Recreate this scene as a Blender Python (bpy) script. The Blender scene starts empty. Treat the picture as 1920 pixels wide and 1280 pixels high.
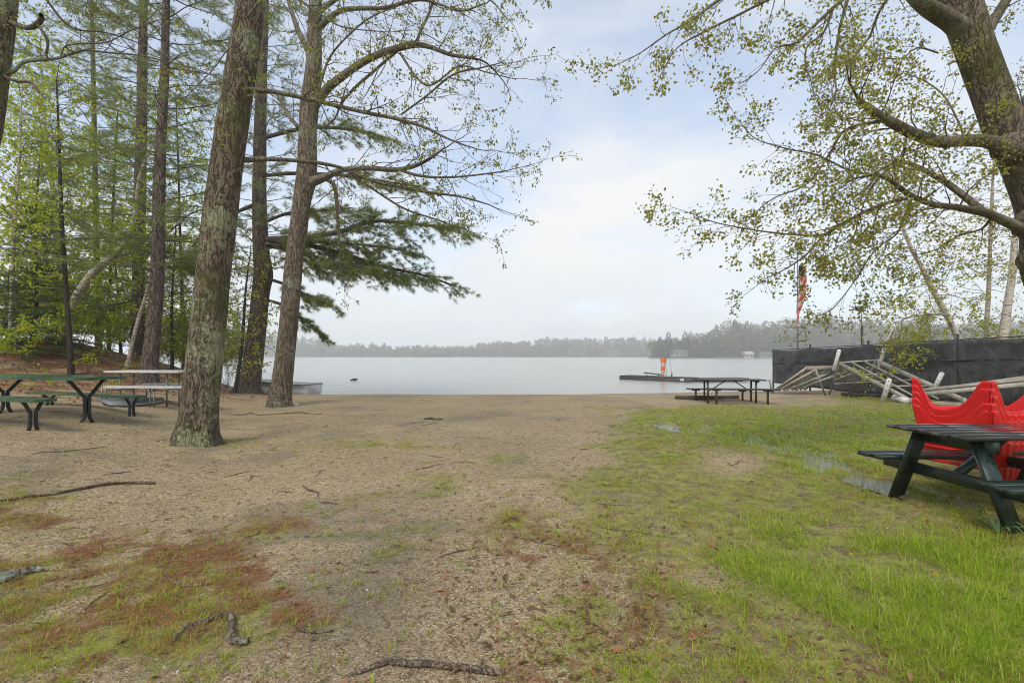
import bpy, math, random
import numpy as np
from math import radians, sin, cos, pi
from mathutils import Vector

S = bpy.context.scene
COL = S.collection
# ------------------------------------------------------------------ camera
F, CX, HY, HC = 900.0, 960.0, 667.0, 1.45      # focal length in photo pixels, principal column, horizon row, eye height
cam = bpy.data.cameras.new("camera")
cam.sensor_width = 36.0
cam.lens = 36.0 * F / 1920.0
cam.shift_y = (HY - 640.0) / 1920.0
cam.clip_start = 0.05
cam.clip_end = 6000
camo = bpy.data.objects.new("camera", cam)
COL.objects.link(camo)
camo.location = (0, 0, HC)
camo.rotation_euler = (pi / 2, 0, 0)
S.camera = camo
# ------------------------------------------------------------------ sky
W = bpy.data.worlds.new("World")
S.world = W
W.use_nodes = True
nt = W.node_tree
N, L = nt.nodes, nt.links
bg = N["Background"]
bg.inputs["Strength"].default_value = 0.1
SUN_EL, SUN_AZ = radians(52), radians(200)
sky = N.new("ShaderNodeTexSky")
sky.sky_type = 'NISHITA'
sky.sun_disc = False
sky.sun_elevation = SUN_EL
sky.sun_rotation = SUN_AZ
sky.air_density = 1.0
sky.dust_density = 1.5
tc = N.new("ShaderNodeTexCoord")
mp = N.new("ShaderNodeMapping")
mp.inputs["Scale"].default_value = (1.0, 1.0, 2.6)
mp.inputs["Rotation"].default_value = (0.0, 0.18, 0.5)
nz = N.new("ShaderNodeTexNoise")
nz.inputs["Scale"].default_value = 2.1
nz.inputs["Detail"].default_value = 6
nz.inputs["Roughness"].default_value = 0.52
nz.inputs["Distortion"].default_value = 0.4
sep = N.new("ShaderNodeSeparateXYZ")
hz = N.new("ShaderNodeMapRange")                # cloud closes up towards the horizon
hz.inputs["From Min"].default_value = 0.0
hz.inputs["From Max"].default_value = 0.45
hz.inputs["To Min"].default_value = 0.22
hz.inputs["To Max"].default_value = -0.03
ad = N.new("ShaderNodeMath")
cr = N.new("ShaderNodeValToRGB")
cr.color_ramp.elements[0].position = 0.43
cr.color_ramp.elements[0].color = (0.42, 0.42, 0.42, 1)
cr.color_ramp.elements[1].position = 0.66
nz2 = N.new("ShaderNodeTexNoise")
nz2.inputs["Scale"].default_value = 1.7
nz2.inputs["Detail"].default_value = 5
ccol = N.new("ShaderNodeValToRGB")
ccol.color_ramp.elements[0].position = 0.34
ccol.color_ramp.elements[0].color = (0.69, 0.755, 0.825, 1)
ccol.color_ramp.elements[1].position = 0.66
ccol.color_ramp.elements[1].color = (0.82, 0.83, 0.835, 1)
csc = N.new("ShaderNodeVectorMath")
csc.operation = 'SCALE'
csc.inputs["Scale"].default_value = 7.3
ssc = N.new("ShaderNodeVectorMath")
ssc.operation = 'SCALE'
ssc.inputs["Scale"].default_value = 1.6
mx = N.new("ShaderNodeMix")
mx.data_type = 'RGBA'
L.new(tc.outputs["Generated"], mp.inputs["Vector"])
L.new(mp.outputs[0], nz.inputs["Vector"])
L.new(mp.outputs[0], nz2.inputs["Vector"])
L.new(tc.outputs["Generated"], sep.inputs[0])
L.new(sep.outputs["Z"], hz.inputs["Value"])
L.new(nz.outputs["Fac"], ad.inputs[0])
L.new(hz.outputs[0], ad.inputs[1])
L.new(ad.outputs[0], cr.inputs[0])
L.new(nz2.outputs["Fac"], ccol.inputs[0])
L.new(ccol.outputs[0], csc.inputs[0])
L.new(sky.outputs[0], ssc.inputs[0])
L.new(cr.outputs[0], mx.inputs[0])
L.new(ssc.outputs[0], mx.inputs[6])
L.new(csc.outputs[0], mx.inputs[7])
L.new(mx.outputs[2], bg.inputs["Color"])
# ------------------------------------------------------------------ sun behind thin cloud
sl = bpy.data.lights.new("sun", 'SUN')
sl.energy = 1.5
sl.angle = radians(25)
sl.color = (1.0, 0.965, 0.91)
so = bpy.data.objects.new("sun", sl)
COL.objects.link(so)
sd = Vector((sin(SUN_AZ) * cos(SUN_EL), cos(SUN_AZ) * cos(SUN_EL), sin(SUN_EL)))
so.rotation_euler = (-sd).to_track_quat('-Z', 'Y').to_euler()
# ------------------------------------------------------------------ view
S.view_settings.view_transform = 'Standard'
S.view_settings.look = 'None'
S.view_settings.exposure = 0.66
S.view_settings.gamma = 1.0
S.view_settings.use_curve_mapping = False
cy = S.cycles
cy.use_denoising = True
cy.filter_width = 1.0
cy.pixel_filter_type = 'BLACKMAN_HARRIS'
cy.max_bounces = 6
cy.diffuse_bounces = 2
cy.glossy_bounces = 2
cy.transmission_bounces = 4
cy.volume_bounces = 3
cy.transparent_max_bounces = 6
cy.caustics_reflective = False
cy.caustics_refractive = False
cy.sample_clamp_indirect = 4.0

# ================================================================== helpers
def rngof(k):
    return np.random.default_rng(k)

def sstep(a, b, x):
    t = np.clip((np.asarray(x, float) - a) / (b - a), 0, 1)
    return t * t * (3 - 2 * t)

def _h(i, j, s):
    n = (i * 374761393 + j * 668265263 + s * 1442695041) & 0xFFFFFFFF
    n = ((n ^ (n >> 13)) * 1274126177) & 0xFFFFFFFF
    n = n ^ (n >> 16)
    return (n & 0xFFFFFF) / float(0xFFFFFF)

def vnoise(x, y, s=0):
    x = np.asarray(x, float); y = np.asarray(y, float)
    i = np.floor(x).astype(np.int64); j = np.floor(y).astype(np.int64)
    u = x - i; v = y - j
    u = u * u * (3 - 2 * u); v = v * v * (3 - 2 * v)
    a = _h(i, j, s); b = _h(i + 1, j, s); c = _h(i, j + 1, s); d = _h(i + 1, j + 1, s)
    return a + (b - a) * u + (c - a) * v + (a - b - c + d) * u * v

def fbm(x, y, o=4, s=0):
    t = 0; a = 0.5; m = 0
    for k in range(o):
        t = t + a * vnoise(x, y, s + k); m += a
        x = np.asarray(x) * 2.03 + 7.1; y = np.asarray(y) * 2.03 - 3.3; a *= 0.5
    return t / m

def P(px, py, Y):
    return np.array([(px - CX) / F * Y, Y, HC - (py - HY) / F * Y])

def nrm(v):
    v = np.asarray(v, float)
    return v / np.maximum(np.linalg.norm(v, axis=-1, keepdims=True), 1e-9)

def mk(name, V, Fs, mat, parent=None, smooth=False, attrs=None, midx=None):
    """one mesh object from world-space arrays; Fs is an index array (n,k) or a list of them"""
    V = np.asarray(V, float).reshape(-1, 3)
    if parent is not None:
        off = parent.get('_o')
        if off is not None:
            V = V - np.array(off)
    if not (isinstance(Fs, list) and isinstance(Fs[0], np.ndarray)):
        Fs = [Fs]
    Fs = [np.asarray(f, np.int32) for f in Fs if len(f)]
    me = bpy.data.meshes.new(name)
    me.vertices.add(len(V))
    me.vertices.foreach_set("co", V.astype(np.float32).ravel())
    loops = np.concatenate([f.ravel() for f in Fs])
    tot = np.concatenate([np.full(len(f), f.shape[1], np.int32) for f in Fs])
    st = np.concatenate([[0], np.cumsum(tot)[:-1]]).astype(np.int32)
    me.loops.add(len(loops)); me.loops.foreach_set("vertex_index", loops)
    me.polygons.add(len(tot)); me.polygons.foreach_set("loop_start", st)
    try:
        me.polygons.foreach_set("loop_total", tot)
    except Exception:
        pass
    ms = mat if isinstance(mat, list) else [mat]
    for m in ms:
        me.materials.append(m)
    if midx is not None:
        me.polygons.foreach_set("material_index", np.asarray(midx, np.int32))
    me.update(calc_edges=True)
    me.validate()
    if smooth:
        me.polygons.foreach_set("use_smooth", np.ones(len(me.polygons), bool))
    if attrs:
        for k, a in attrs.items():
            a = np.asarray(a, np.float32)
            if a.ndim == 1:
                at = me.attributes.new(k, 'FLOAT', 'POINT'); at.data.foreach_set("value", a)
            else:
                at = me.attributes.new(k, 'FLOAT_COLOR', 'POINT'); at.data.foreach_set("color", a.ravel())
    o = bpy.data.objects.new(name, me)
    COL.objects.link(o)
    if parent is not None:
        o.parent = parent
        if parent.get('_o') is not None:
            o['_o'] = list(parent['_o'])
    return o

def thing(name, loc, label, cat, group=None):
    o = bpy.data.objects.new(name, None)
    o.empty_display_size = 0.2
    COL.objects.link(o)
    o.location = tuple(float(c) for c in loc)
    o['_o'] = [float(c) for c in loc]
    o['label'] = label; o['category'] = cat
    if group: o['group'] = group
    return o

def tag(o, label, cat, group=None):
    o['label'] = label; o['category'] = cat
    if group: o['group'] = group
    return o

def recentre(o):
    """put a one-mesh thing's origin at the base of its mesh"""
    me = o.data
    n = len(me.vertices)
    a = np.empty(n * 3, np.float32); me.vertices.foreach_get("co", a); a = a.reshape(-1, 3)
    c = np.array([a[:, 0].mean(), a[:, 1].mean(), a[:, 2].min()], np.float32)
    me.vertices.foreach_set("co", (a - c).ravel()); me.update()
    o.location = [float(t) for t in c]
    return o

def crown_mesh(name, tw, lf, mats, parent):
    """twigs and leaves of one crown in one mesh"""
    (V1, F1), (V2, F2) = tw, lf
    V = np.concatenate([V1, V2]); n1, n2 = len(F1), len(F2)
    return mk(name, V, [F1, np.asarray(F2) + len(V1)], mats, parent, midx=np.concatenate([np.zeros(n1), np.ones(n2)]))

class MB:
    """collects boxes, beams, tubes, prisms into one mesh"""
    def __init__(s):
        s.V = []; s.q = []; s.t = []; s.n = 0
    def add(s, V, Fl):
        V = np.asarray(V, float).reshape(-1, 3)
        for f in Fl:
            if len(f) == 4: s.q.append([i + s.n for i in f])
            elif len(f) == 3: s.t.append([i + s.n for i in f])
            else:
                for k in range(1, len(f) - 1): s.t.append([f[0] + s.n, f[k] + s.n, f[k + 1] + s.n])
        s.V.append(V); s.n += len(V)
        return s
    def beam(s, a, b, w, h, up=(0, 0, 1), ch=0.0):
        a = np.array(a, float); b = np.array(b, float)
        d = nrm(b - a); up = np.array(up, float)
        if abs(d @ nrm(up)) > 0.97: up = np.array([1.0, 0, 0]) if abs(d[0]) < .9 else np.array([0, 1.0, 0])
        x = nrm(np.cross(d, up)); z = np.cross(x, d)
        c = ch if ch else min(w, h) * 0.12
        prof = [(-w/2+c, -h/2), (w/2-c, -h/2), (w/2, -h/2+c), (w/2, h/2-c), (w/2-c, h/2), (-w/2+c, h/2), (-w/2, h/2-c), (-w/2, -h/2+c)]
        V = [p + x * u + z * v for p in (a, b) for u, v in prof]
        n = 8
        Fl = [[i, (i + 1) % n, n + (i + 1) % n, n + i] for i in range(n)]
        Fl += [list(range(n))[::-1], list(range(n, 2 * n))]
        return s.add(V, Fl)
    def box(s, c, sx, sy, sz, rz=0.0, ch=0.0):
        c = np.array(c, float); d = np.array([cos(rz), sin(rz), 0])
        return s.beam(c - d * sx / 2, c + d * sx / 2, sy, sz, ch=ch)
    def tube(s, pts, rad, sides=8):
        V, Fq = tube(pts, rad, sides)
        n = len(pts)
        Fl = [list(f) for f in Fq] + [list(range(sides))[::-1], list(range((n - 1) * sides, n * sides))]
        return s.add(V, Fl)
    def prism(s, poly, ax, ay, o, n, th):
        """polygon (u,v) on axes ax, ay at o, extruded by th along n (centred)"""
        ax, ay, o, n = (np.array(t, float) for t in (ax, ay, o, n))
        A = [o + ax * u + ay * v - n * th / 2 for u, v in poly]
        B = [p + n * th for p in A]
        k = len(poly)
        me = [[i, (i + 1) % k, k + (i + 1) % k, k + i] for i in range(k)]
        s.add(A + B, me)
        # caps by ear-free fan about the centroid
        c0 = sum(A) / k; c1 = sum(B) / k
        s.add(A + [c0], [[(i + 1) % k, i, k] for i in range(k)])
        s.add(B + [c1], [[i, (i + 1) % k, k] for i in range(k)])
        return s
    def build(s, name, mat, parent=None, smooth=False):
        V = np.concatenate(s.V)
        return mk(name, V, [np.array(s.q).reshape(-1, 4), np.array(s.t).reshape(-1, 3)], mat, parent, smooth)

def frames(pts):
    pts = np.asarray(pts, float)
    t = np.zeros_like(pts)
    t[1:-1] = pts[2:] - pts[:-2]; t[0] = pts[1] - pts[0]; t[-1] = pts[-1] - pts[-2]
    t = nrm(t)
    x = np.cross(t[0], [0.3, 0.9, 0.1]); x = nrm(x)
    X = []
    for i in range(len(pts)):
        x = nrm(x - t[i] * (x @ t[i])); X.append(x)
    X = np.array(X)
    return t, X, np.cross(t, X)

def tube(pts, rad, sides=8, disp=None):
    pts = np.asarray(pts, float); rad = np.broadcast_to(np.asarray(rad, float), (len(pts),))
    t, X, Y = frames(pts)
    a = np.linspace(0, 2 * pi, sides, endpoint=False)
    R = rad[:, None] * (1 if disp is None else disp)
    R = np.broadcast_to(R, (len(pts), sides))
    V = pts[:, None, :] + R[..., None] * (np.cos(a)[None, :, None] * X[:, None, :] + np.sin(a)[None, :, None] * Y[:, None, :])
    n = len(pts)
    i = np.arange(n - 1)[:, None] * sides; j = np.arange(sides)[None, :]; k = (j + 1) % sides
    Fq = np.stack([i + j, i + k, i + sides + k, i + sides + j], -1).reshape(-1, 4)
    return V.reshape(-1, 3), Fq

def smooth_line(pts, rad, step):
    pts = np.asarray(pts, float); rad = np.asarray(rad, float)
    n = len(pts)
    op, orr = [], []
    for i in range(n - 1):
        p0 = pts[max(i - 1, 0)]; p1 = pts[i]; p2 = pts[i + 1]; p3 = pts[min(i + 2, n - 1)]
        m = max(2, int(np.linalg.norm(p2 - p1) / step))
        for k in range(m):
            t = k / m
            op.append(0.5 * ((2 * p1) + (-p0 + p2) * t + (2 * p0 - 5 * p1 + 4 * p2 - p3) * t * t + (-p0 + 3 * p1 - 3 * p2 + p3) * t ** 3))
            orr.append(rad[i] + (rad[i + 1] - rad[i]) * t)
    op.append(pts[-1]); orr.append(rad[-1])
    return np.array(op), np.array(orr)

def trunk_arrays(pts, rad, sides=24, step=0.07, rough=0.06, seed=1, lobes=0.0):
    p, r = smooth_line(pts, rad, step)
    n = len(p)
    s = np.concatenate([[0], np.cumsum(np.linalg.norm(np.diff(p, axis=0), axis=1))])
    a = np.linspace(0, 2 * pi, sides, endpoint=False)
    c, sn = np.cos(a)[None], np.sin(a)[None]
    S_ = s[:, None]
    d = 1 + rough * ((vnoise(c * 5 + 9, sn * 5 + S_ * 1.3, seed) - .5) + 1.2 * (vnoise(c * 1.6 + 5 + S_ * .5, sn * 1.6 + S_ * .7, seed + 3) - .5) * 2)
    if lobes:
        base = np.exp(-S_ / 0.35)
        d = d + lobes * base * (0.5 + 0.5 * np.cos(a * 5 + seed)[None] + 0.4 * np.cos(a * 3 + 1)[None])
    return tube(p, r, sides, d)

def join(parts):
    V = []; Fq = []; n = 0
    for v, f in parts:
        V.append(v); Fq.append(np.asarray(f) + n); n += len(v)
    return np.concatenate(V), np.concatenate(Fq)

def prisms(P0, P1, R0, R1, sides=3):
    P0, P1 = np.asarray(P0, float), np.asarray(P1, float)
    R0, R1 = np.asarray(R0, float), np.asarray(R1, float)
    d = nrm(P1 - P0)
    ref = np.where(np.abs(d[:, 2:3]) > .9, np.array([[1.0, 0, 0]]), np.array([[0, 0, 1.0]]))
    x = nrm(np.cross(d, ref)); y = np.cross(d, x)
    a = np.linspace(0, 2 * pi, sides, endpoint=False)
    ring = np.cos(a)[None, :, None] * x[:, None] + np.sin(a)[None, :, None] * y[:, None]
    A = P0[:, None] + ring * R0[:, None, None]; B = P1[:, None] + ring * R1[:, None, None]
    V = np.concatenate([A, B], 1)
    n = len(P0); o = np.arange(n)[:, None, None] * 2 * sides
    j = np.arange(sides); k = (j + 1) % sides
    f = np.stack([j, k, k + sides, j + sides], -1)[None]
    return V.reshape(-1, 3), (o + f).reshape(-1, 4)

def leaf_arrays(pos, dirv, size, rng, wid=0.6, fold=0.15):
    n = len(pos)
    d = nrm(dirv); q = nrm(np.cross(d, rng.normal(size=(n, 3)))); nn = np.cross(d, q)
    s = np.broadcast_to(np.asarray(size, float), (n,))[:, None]
    base = pos; tip = pos + d * s + nn * s * -0.12
    mid = pos + d * s * 0.45
    l = mid + q * s * wid * .5 + nn * s * fold; r = mid - q * s * wid * .5 + nn * s * fold
    V = np.stack([base, l, tip, r], 1).reshape(-1, 3)
    o = np.arange(n)[:, None] * 4
    Ft = np.concatenate([o + np.array([[0, 1, 2]]), o + np.array([[0, 2, 3]])])
    return V, Ft

def needle_arrays(pos, dirv, length, width, per, rng, spread=0.9):
    n = len(pos)
    p = np.repeat(pos, per, 0); d = np.repeat(nrm(dirv), per, 0)
    m = n * per
    dd = nrm(d + rng.normal(size=(m, 3)) * spread * .6)
    ln = length * rng.uniform(.7, 1.15, m)[:, None]
    w = nrm(np.cross(dd, rng.normal(size=(m, 3)))) * (width * .5)
    base = p + rng.normal(size=(m, 3)) * length * .10
    tip = base + dd * ln
    tip[:, 2] -= ln[:, 0] * .12
    V = np.stack([base - w, base + w, tip], 1).reshape(-1, 3)
    return V, np.arange(m * 3).reshape(-1, 3)

# ------------------------------------------------------------------ terrain heights
ZW = -0.30
PUD = None
def gz0(x, y):
    x = np.asarray(x, float); y = np.asarray(y, float)
    u = x + 0.55 * (y - 8)
    z = 0.40 * sstep(-4.4, -8.2, u) * sstep(1.5, 6.5, y)
    m = np.clip((-10.9 - x) * 0.27, 0, 1.75)
    m = m * m / (m + .12)
    z = z + m * sstep(9.8, 16.0, y) * (1 - sstep(18.5, 25, y))
    y0 = 17.9 + 0.2 * np.maximum(x - 2, 0) - .0 + 2.0 * sstep(-9, -12, x) + .35 * (vnoise(x * .45, y * 0, 5) - .5)
    z = z - 1.5 * sstep(0, 6.0, y - y0) * sstep(-40, -30, x) - 1.5 * sstep(20, 26, y) * (1 - sstep(-40, -30, x))
    return z

def puddle_d(x, y):
    d = np.full(np.shape(x), 1e9)
    for (ax, ay), (bx, by) in zip(PUD[:-1], PUD[1:]):
        vx, vy = bx - ax, by - ay
        t = np.clip(((x - ax) * vx + (y - ay) * vy) / (vx * vx + vy * vy), 0, 1)
        d = np.minimum(d, np.hypot(x - ax - t * vx, y - ay - t * vy))
    return d

def flat(px, py):
    Y = F * HC / (py - HY)
    return ((px - CX) / F * Y, Y)
PUD = [flat(*q) for q in ((1345, 806), (1410, 816), (1480, 838), (1530, 865), (1610, 885), (1740, 925))]
PUD2 = flat(1620, 787)

def gz(x, y):
    x = np.asarray(x, float); y = np.asarray(y, float)
    z = gz0(x, y)
    near = 1 - sstep(16, 20, y)
    d = puddle_d(x, y)
    dip = np.exp(-(d / .75) ** 2) + .8 * np.exp(-(((x - PUD2[0]) / .9) ** 2 + ((y - PUD2[1]) / .35) ** 2))
    dip = np.minimum(dip, 1) * sstep(.36, .53, fbm(x * 4.6, y * 3.4, 3, 13))
    n = (fbm(x * .8, y * .8, 3, 11) - .5) * .07 + (fbm(x * 4, y * 4, 3, 21) - .5) * .042 + (fbm(x * 11, y * 11, 2, 23) - .5) * .014
    return z + n * near * (1 - .5 * np.exp(-(d / .9) ** 2)) - .052 * dip

def gp(px, py):
    """the ground point seen at a photo pixel"""
    Y = np.arange(1.5, 32, .01)
    X = (px - CX) / F * Y
    Z = HC - (py - HY) / F * Y
    k = np.argmax(Z <= gz(X, Y))
    if k == 0: k = len(Y) - 1
    return np.array([X[k], Y[k], float(gz(X[k], Y[k]))])

def on(x, y):
    return np.array([x, y, float(gz(x, y))])

# ================================================================== materials
def new_mat(name):
    m = bpy.data.materials.new(name); m.use_nodes = True
    return m, m.node_tree.nodes, m.node_tree.links, m.node_tree.nodes["Principled BSDF"]

def ramp(N, stops):
    r = N.new("ShaderNodeValToRGB"); e = r.color_ramp.elements
    while len(e) < len(stops): e.new(0.5)
    for el, (p, c) in zip(e, stops):
        el.position = p; el.color = (*c, 1)
    return r

def noise(N, L, scale, detail=4, rough=.55, vec=None, mapping=None, src='Object'):
    t = N.new("ShaderNodeTexNoise"); t.inputs["Scale"].default_value = scale
    t.inputs["Detail"].default_value = detail; t.inputs["Roughness"].default_value = rough
    if vec is None:
        c = N.new("ShaderNodeTexCoord"); vec = c.outputs[src]
    if mapping:
        m = N.new("ShaderNodeMapping"); m.inputs["Scale"].default_value = mapping
        L.new(vec, m.inputs["Vector"]); vec = m.outputs[0]
    L.new(vec, t.inputs["Vector"])
    return t

def mixc(N, L, f, a, b):
    m = N.new("ShaderNodeMix"); m.data_type = 'RGBA'
    for i, v in ((0, f), (6, a), (7, b)):
        if isinstance(v, (int, float)): m.inputs[i].default_value = v
        elif isinstance(v, tuple): m.inputs[i].default_value = (*v, 1)
        else: L.new(v, m.inputs[i])
    return m.outputs[2]

def bump(N, L, bs, h, strength, dist):
    b = N.new("ShaderNodeBump"); b.inputs["Strength"].default_value = strength; b.inputs["Distance"].default_value = dist
    L.new(h, b.inputs["Height"]); L.new(b.outputs[0], bs.inputs["Normal"])
    return b

def simple(name, c1, c2, rough=.6, scale=6, mapping=None, metal=0, bmp=.15, spec=.5, dist=.01, lo=.3, hi=.7):
    m, N, L, B = new_mat(name)
    n = noise(N, L, scale, 5, .6, mapping=mapping)
    r = ramp(N, [(lo, c1), (hi, c2)])
    L.new(n.outputs["Fac"], r.inputs[0]); L.new(r.outputs[0], B.inputs["Base Color"])
    B.inputs["Roughness"].default_value = rough; B.inputs["Metallic"].default_value = metal
    B.inputs["Specular IOR Level"].default_value = spec
    if bmp: bump(N, L, B, n.outputs["Fac"], bmp, dist)
    return m

def bark(name, dark, light, lichen=None, lich_amt=.5, moss=None, moss_amt=.4, scale=1.0, depth=.03):
    m, N, L, B = new_mat(name)
    tcn = N.new("ShaderNodeTexCoord")
    warp = noise(N, L, 3.0 * scale, 3, .5, vec=tcn.outputs["Object"])
    va = N.new("ShaderNodeVectorMath"); va.operation = 'MULTIPLY_ADD'
    va.inputs[1].default_value = (.16, .16, .16)
    L.new(warp.outputs["Color"], va.inputs[0]); L.new(tcn.outputs["Object"], va.inputs[2])
    mp_ = N.new("ShaderNodeMapping"); mp_.inputs["Scale"].default_value = (1, 1, .17)
    L.new(va.outputs[0], mp_.inputs["Vector"])
    fine = noise(N, L, 40 * scale, 6, .65, vec=mp_.outputs[0])
    fur = noise(N, L, 17 * scale, 2.5, .5, vec=mp_.outputs[0]); fur.inputs["Distortion"].default_value = .6
    fs = N.new("ShaderNodeMath"); fs.operation = 'SUBTRACT'; fs.inputs[1].default_value = .5
    L.new(fur.outputs["Fac"], fs.inputs[0])
    fa = N.new("ShaderNodeMath"); fa.operation = 'ABSOLUTE'; L.new(fs.outputs[0], fa.inputs[0])
    vr = N.new("ShaderNodeMapRange"); vr.inputs["From Max"].default_value = .085
    L.new(fa.outputs[0], vr.inputs["Value"])
    hh = N.new("ShaderNodeMath"); hh.operation = 'MULTIPLY_ADD'; hh.inputs[1].default_value = 1.3
    L.new(fine.outputs["Fac"], hh.inputs[0]); L.new(vr.outputs[0], hh.inputs[2])
    r = ramp(N, [(.30, dark), (.62, tuple((a + b) / 2 for a, b in zip(dark, light))), (.95, light)])
    sc = N.new("ShaderNodeMath"); sc.operation = 'MULTIPLY'; sc.inputs[1].default_value = .55
    L.new(hh.outputs[0], sc.inputs[0]); L.new(sc.outputs[0], r.inputs[0])
    col = r.outputs[0]
    big = noise(N, L, 1.1, 4, .6, vec=tcn.outputs["Object"])
    if moss:
        mr = ramp(N, [(.62 - .3 * moss_amt, (0, 0, 0)), (.72 - .2 * moss_amt, (1, 1, 1))])
        L.new(big.outputs["Fac"], mr.inputs[0])
        f2 = N.new("ShaderNodeMath"); f2.operation = 'MULTIPLY'; f2.inputs[1].default_value = .75
        L.new(mr.outputs[0], f2.inputs[0])
        col = mixc(N, L, f2.outputs[0], col, moss)
    if lichen:
        ln = noise(N, L, 13, 8, .75, vec=tcn.outputs["Object"])
        lb = noise(N, L, 1.6, 2, .5, vec=tcn.outputs["Object"])
        s2 = N.new("ShaderNodeMath"); s2.operation = 'ADD'
        L.new(ln.outputs["Fac"], s2.inputs[0]); L.new(lb.outputs["Fac"], s2.inputs[1])
        lr = ramp(N, [(.60 - .12 * lich_amt, (0, 0, 0)), (.64 - .12 * lich_amt, (1, 1, 1))])
        s3 = N.new("ShaderNodeMath"); s3.operation = 'MULTIPLY'; s3.inputs[1].default_value = .5
        L.new(s2.outputs[0], s3.inputs[0]); L.new(s3.outputs[0], lr.inputs[0])
        f3 = N.new("ShaderNodeMath"); f3.operation = 'MULTIPLY'
        L.new(lr.outputs[0], f3.inputs[0]); L.new(fine.outputs["Fac"], f3.inputs[1])
        f4 = N.new("ShaderNodeMath"); f4.operation = 'MULTIPLY'; f4.inputs[1].default_value = 1.6; f4.use_clamp = True
        L.new(f3.outputs[0], f4.inputs[0])
        col = mixc(N, L, f4.outputs[0], col, lichen)
    L.new(col, B.inputs["Base Color"])
    B.inputs["Roughness"].default_value = .85
    B.inputs["Specular IOR Level"].default_value = .12
    bump(N, L, B, hh.outputs[0], .9, depth)
    return m

def leafmat(name, stops, trans=.45, rough=.55):
    """leaf colours vary from leaf to leaf; light comes through"""
    m, N, L, B = new_mat(name)
    g = N.new("ShaderNodeNewGeometry")
    r = ramp(N, stops)
    L.new(g.outputs["Random Per Island"], r.inputs[0])
    L.new(r.outputs[0], B.inputs["Base Color"])
    B.inputs["Roughness"].default_value = rough
    B.inputs["Specular IOR Level"].default_value = .15
    t = N.new("ShaderNodeBsdfTranslucent")
    L.new(r.outputs[0], t.inputs["Color"])
    ms = N.new("ShaderNodeMixShader"); ms.inputs[0].default_value = trans
    L.new(B.outputs[0], ms.inputs[1]); L.new(t.outputs[0], ms.inputs[2])
    L.new(ms.outputs[0], N["Material Output"].inputs["Surface"])
    return m

def wood_paint(name, c1, c2, rough, wetness=.5, worn=None, worn_amt=0.0):
    m, N, L, B = new_mat(name)
    n = noise(N, L, 9, 6, .65, mapping=(1, 1, 1))
    r = ramp(N, [(.3, c1), (.7, c2)])
    L.new(n.outputs["Fac"], r.inputs[0])
    col = r.outputs[0]
    if worn:
        n2 = noise(N, L, 26, 8, .7)
        wr = ramp(N, [(.68 - worn_amt, (0, 0, 0)), (.75 - worn_amt, (1, 1, 1))])
        L.new(n2.outputs["Fac"], wr.inputs[0])
        col = mixc(N, L, wr.outputs[0], col, worn)
    L.new(col, B.inputs["Base Color"])
    n3 = noise(N, L, 5, 3, .5)
    rr = N.new("ShaderNodeMapRange")
    rr.inputs["From Min"].default_value = .35; rr.inputs["From Max"].default_value = .65
    rr.inputs["To Min"].default_value = max(.04, rough - wetness * .5); rr.inputs["To Max"].default_value = rough
    L.new(n3.outputs["Fac"], rr.inputs["Value"]); L.new(rr.outputs[0], B.inputs["Roughness"])
    bump(N, L, B, n.outputs["Fac"], .12, .01)
    return m

M_bark_oak = bark("oak_bark", (.050, .037, .025), (.20, .155, .107), (.31, .325, .19), .74, (.11, .115, .035), .45, 1.0, .035)
M_bark_oak2 = bark("grey_oak_bark", (.055, .041, .028), (.215, .168, .118), (.27, .285, .195), .45, (.09, .09, .035), .30, 1.0, .03)
M_bark_pine = bark("pine_bark", (.045, .035, .028), (.19, .145, .118), (.16, .17, .14), .30, None, 0, 1.0, .03)
M_bark_maple = bark("maple_bark", (.065, .050, .035), (.25, .195, .140), (.28, .29, .20), .30, (.090, .092, .022), .52, 1.15, .03)
M_bark_sap = bark("sapling_bark", (.020, .018, .015), (.07, .06, .048), (.2, .21, .16), .1, None, 0, 2.5, .01)
M_limb = bark("limb_bark", (.065, .054, .040), (.24, .20, .145), (.24, .26, .165), .5, (.09, .095, .04), .3, 2.2, .012)
M_twig = simple("twig_bark", (.055, .042, .03), (.13, .10, .075), .8, 8, bmp=0)
M_twig_pine = simple("pine_twig_bark", (.04, .032, .025), (.10, .08, .062), .8, 8, bmp=0)
M_dead = bark("dead_wood", (.05, .038, .028), (.24, .18, .13), (.36, .40, .30), .42, None, 0, 2.2, .012)
M_dead_lich = bark("lichened_dead_wood", (.05, .038, .028), (.24, .18, .13), (.40, .46, .36), 1.15, None, 0, 2.2, .012)

def birch_mat():
    m, N, L, B = new_mat("birch_bark")
    n = noise(N, L, 5, 5, .6, mapping=(1, 1, 4.5))
    r = ramp(N, [(.36, (.08, .06, .045)), (.44, (.40, .34, .26)), (.7, (.58, .53, .44))])
    L.new(n.outputs["Fac"], r.inputs[0]); L.new(r.outputs[0], B.inputs["Base Color"])
    B.inputs["Roughness"].default_value = .7
    bump(N, L, B, n.outputs["Fac"], .3, .01)
    return m
M_birch = birch_mat()

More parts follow.
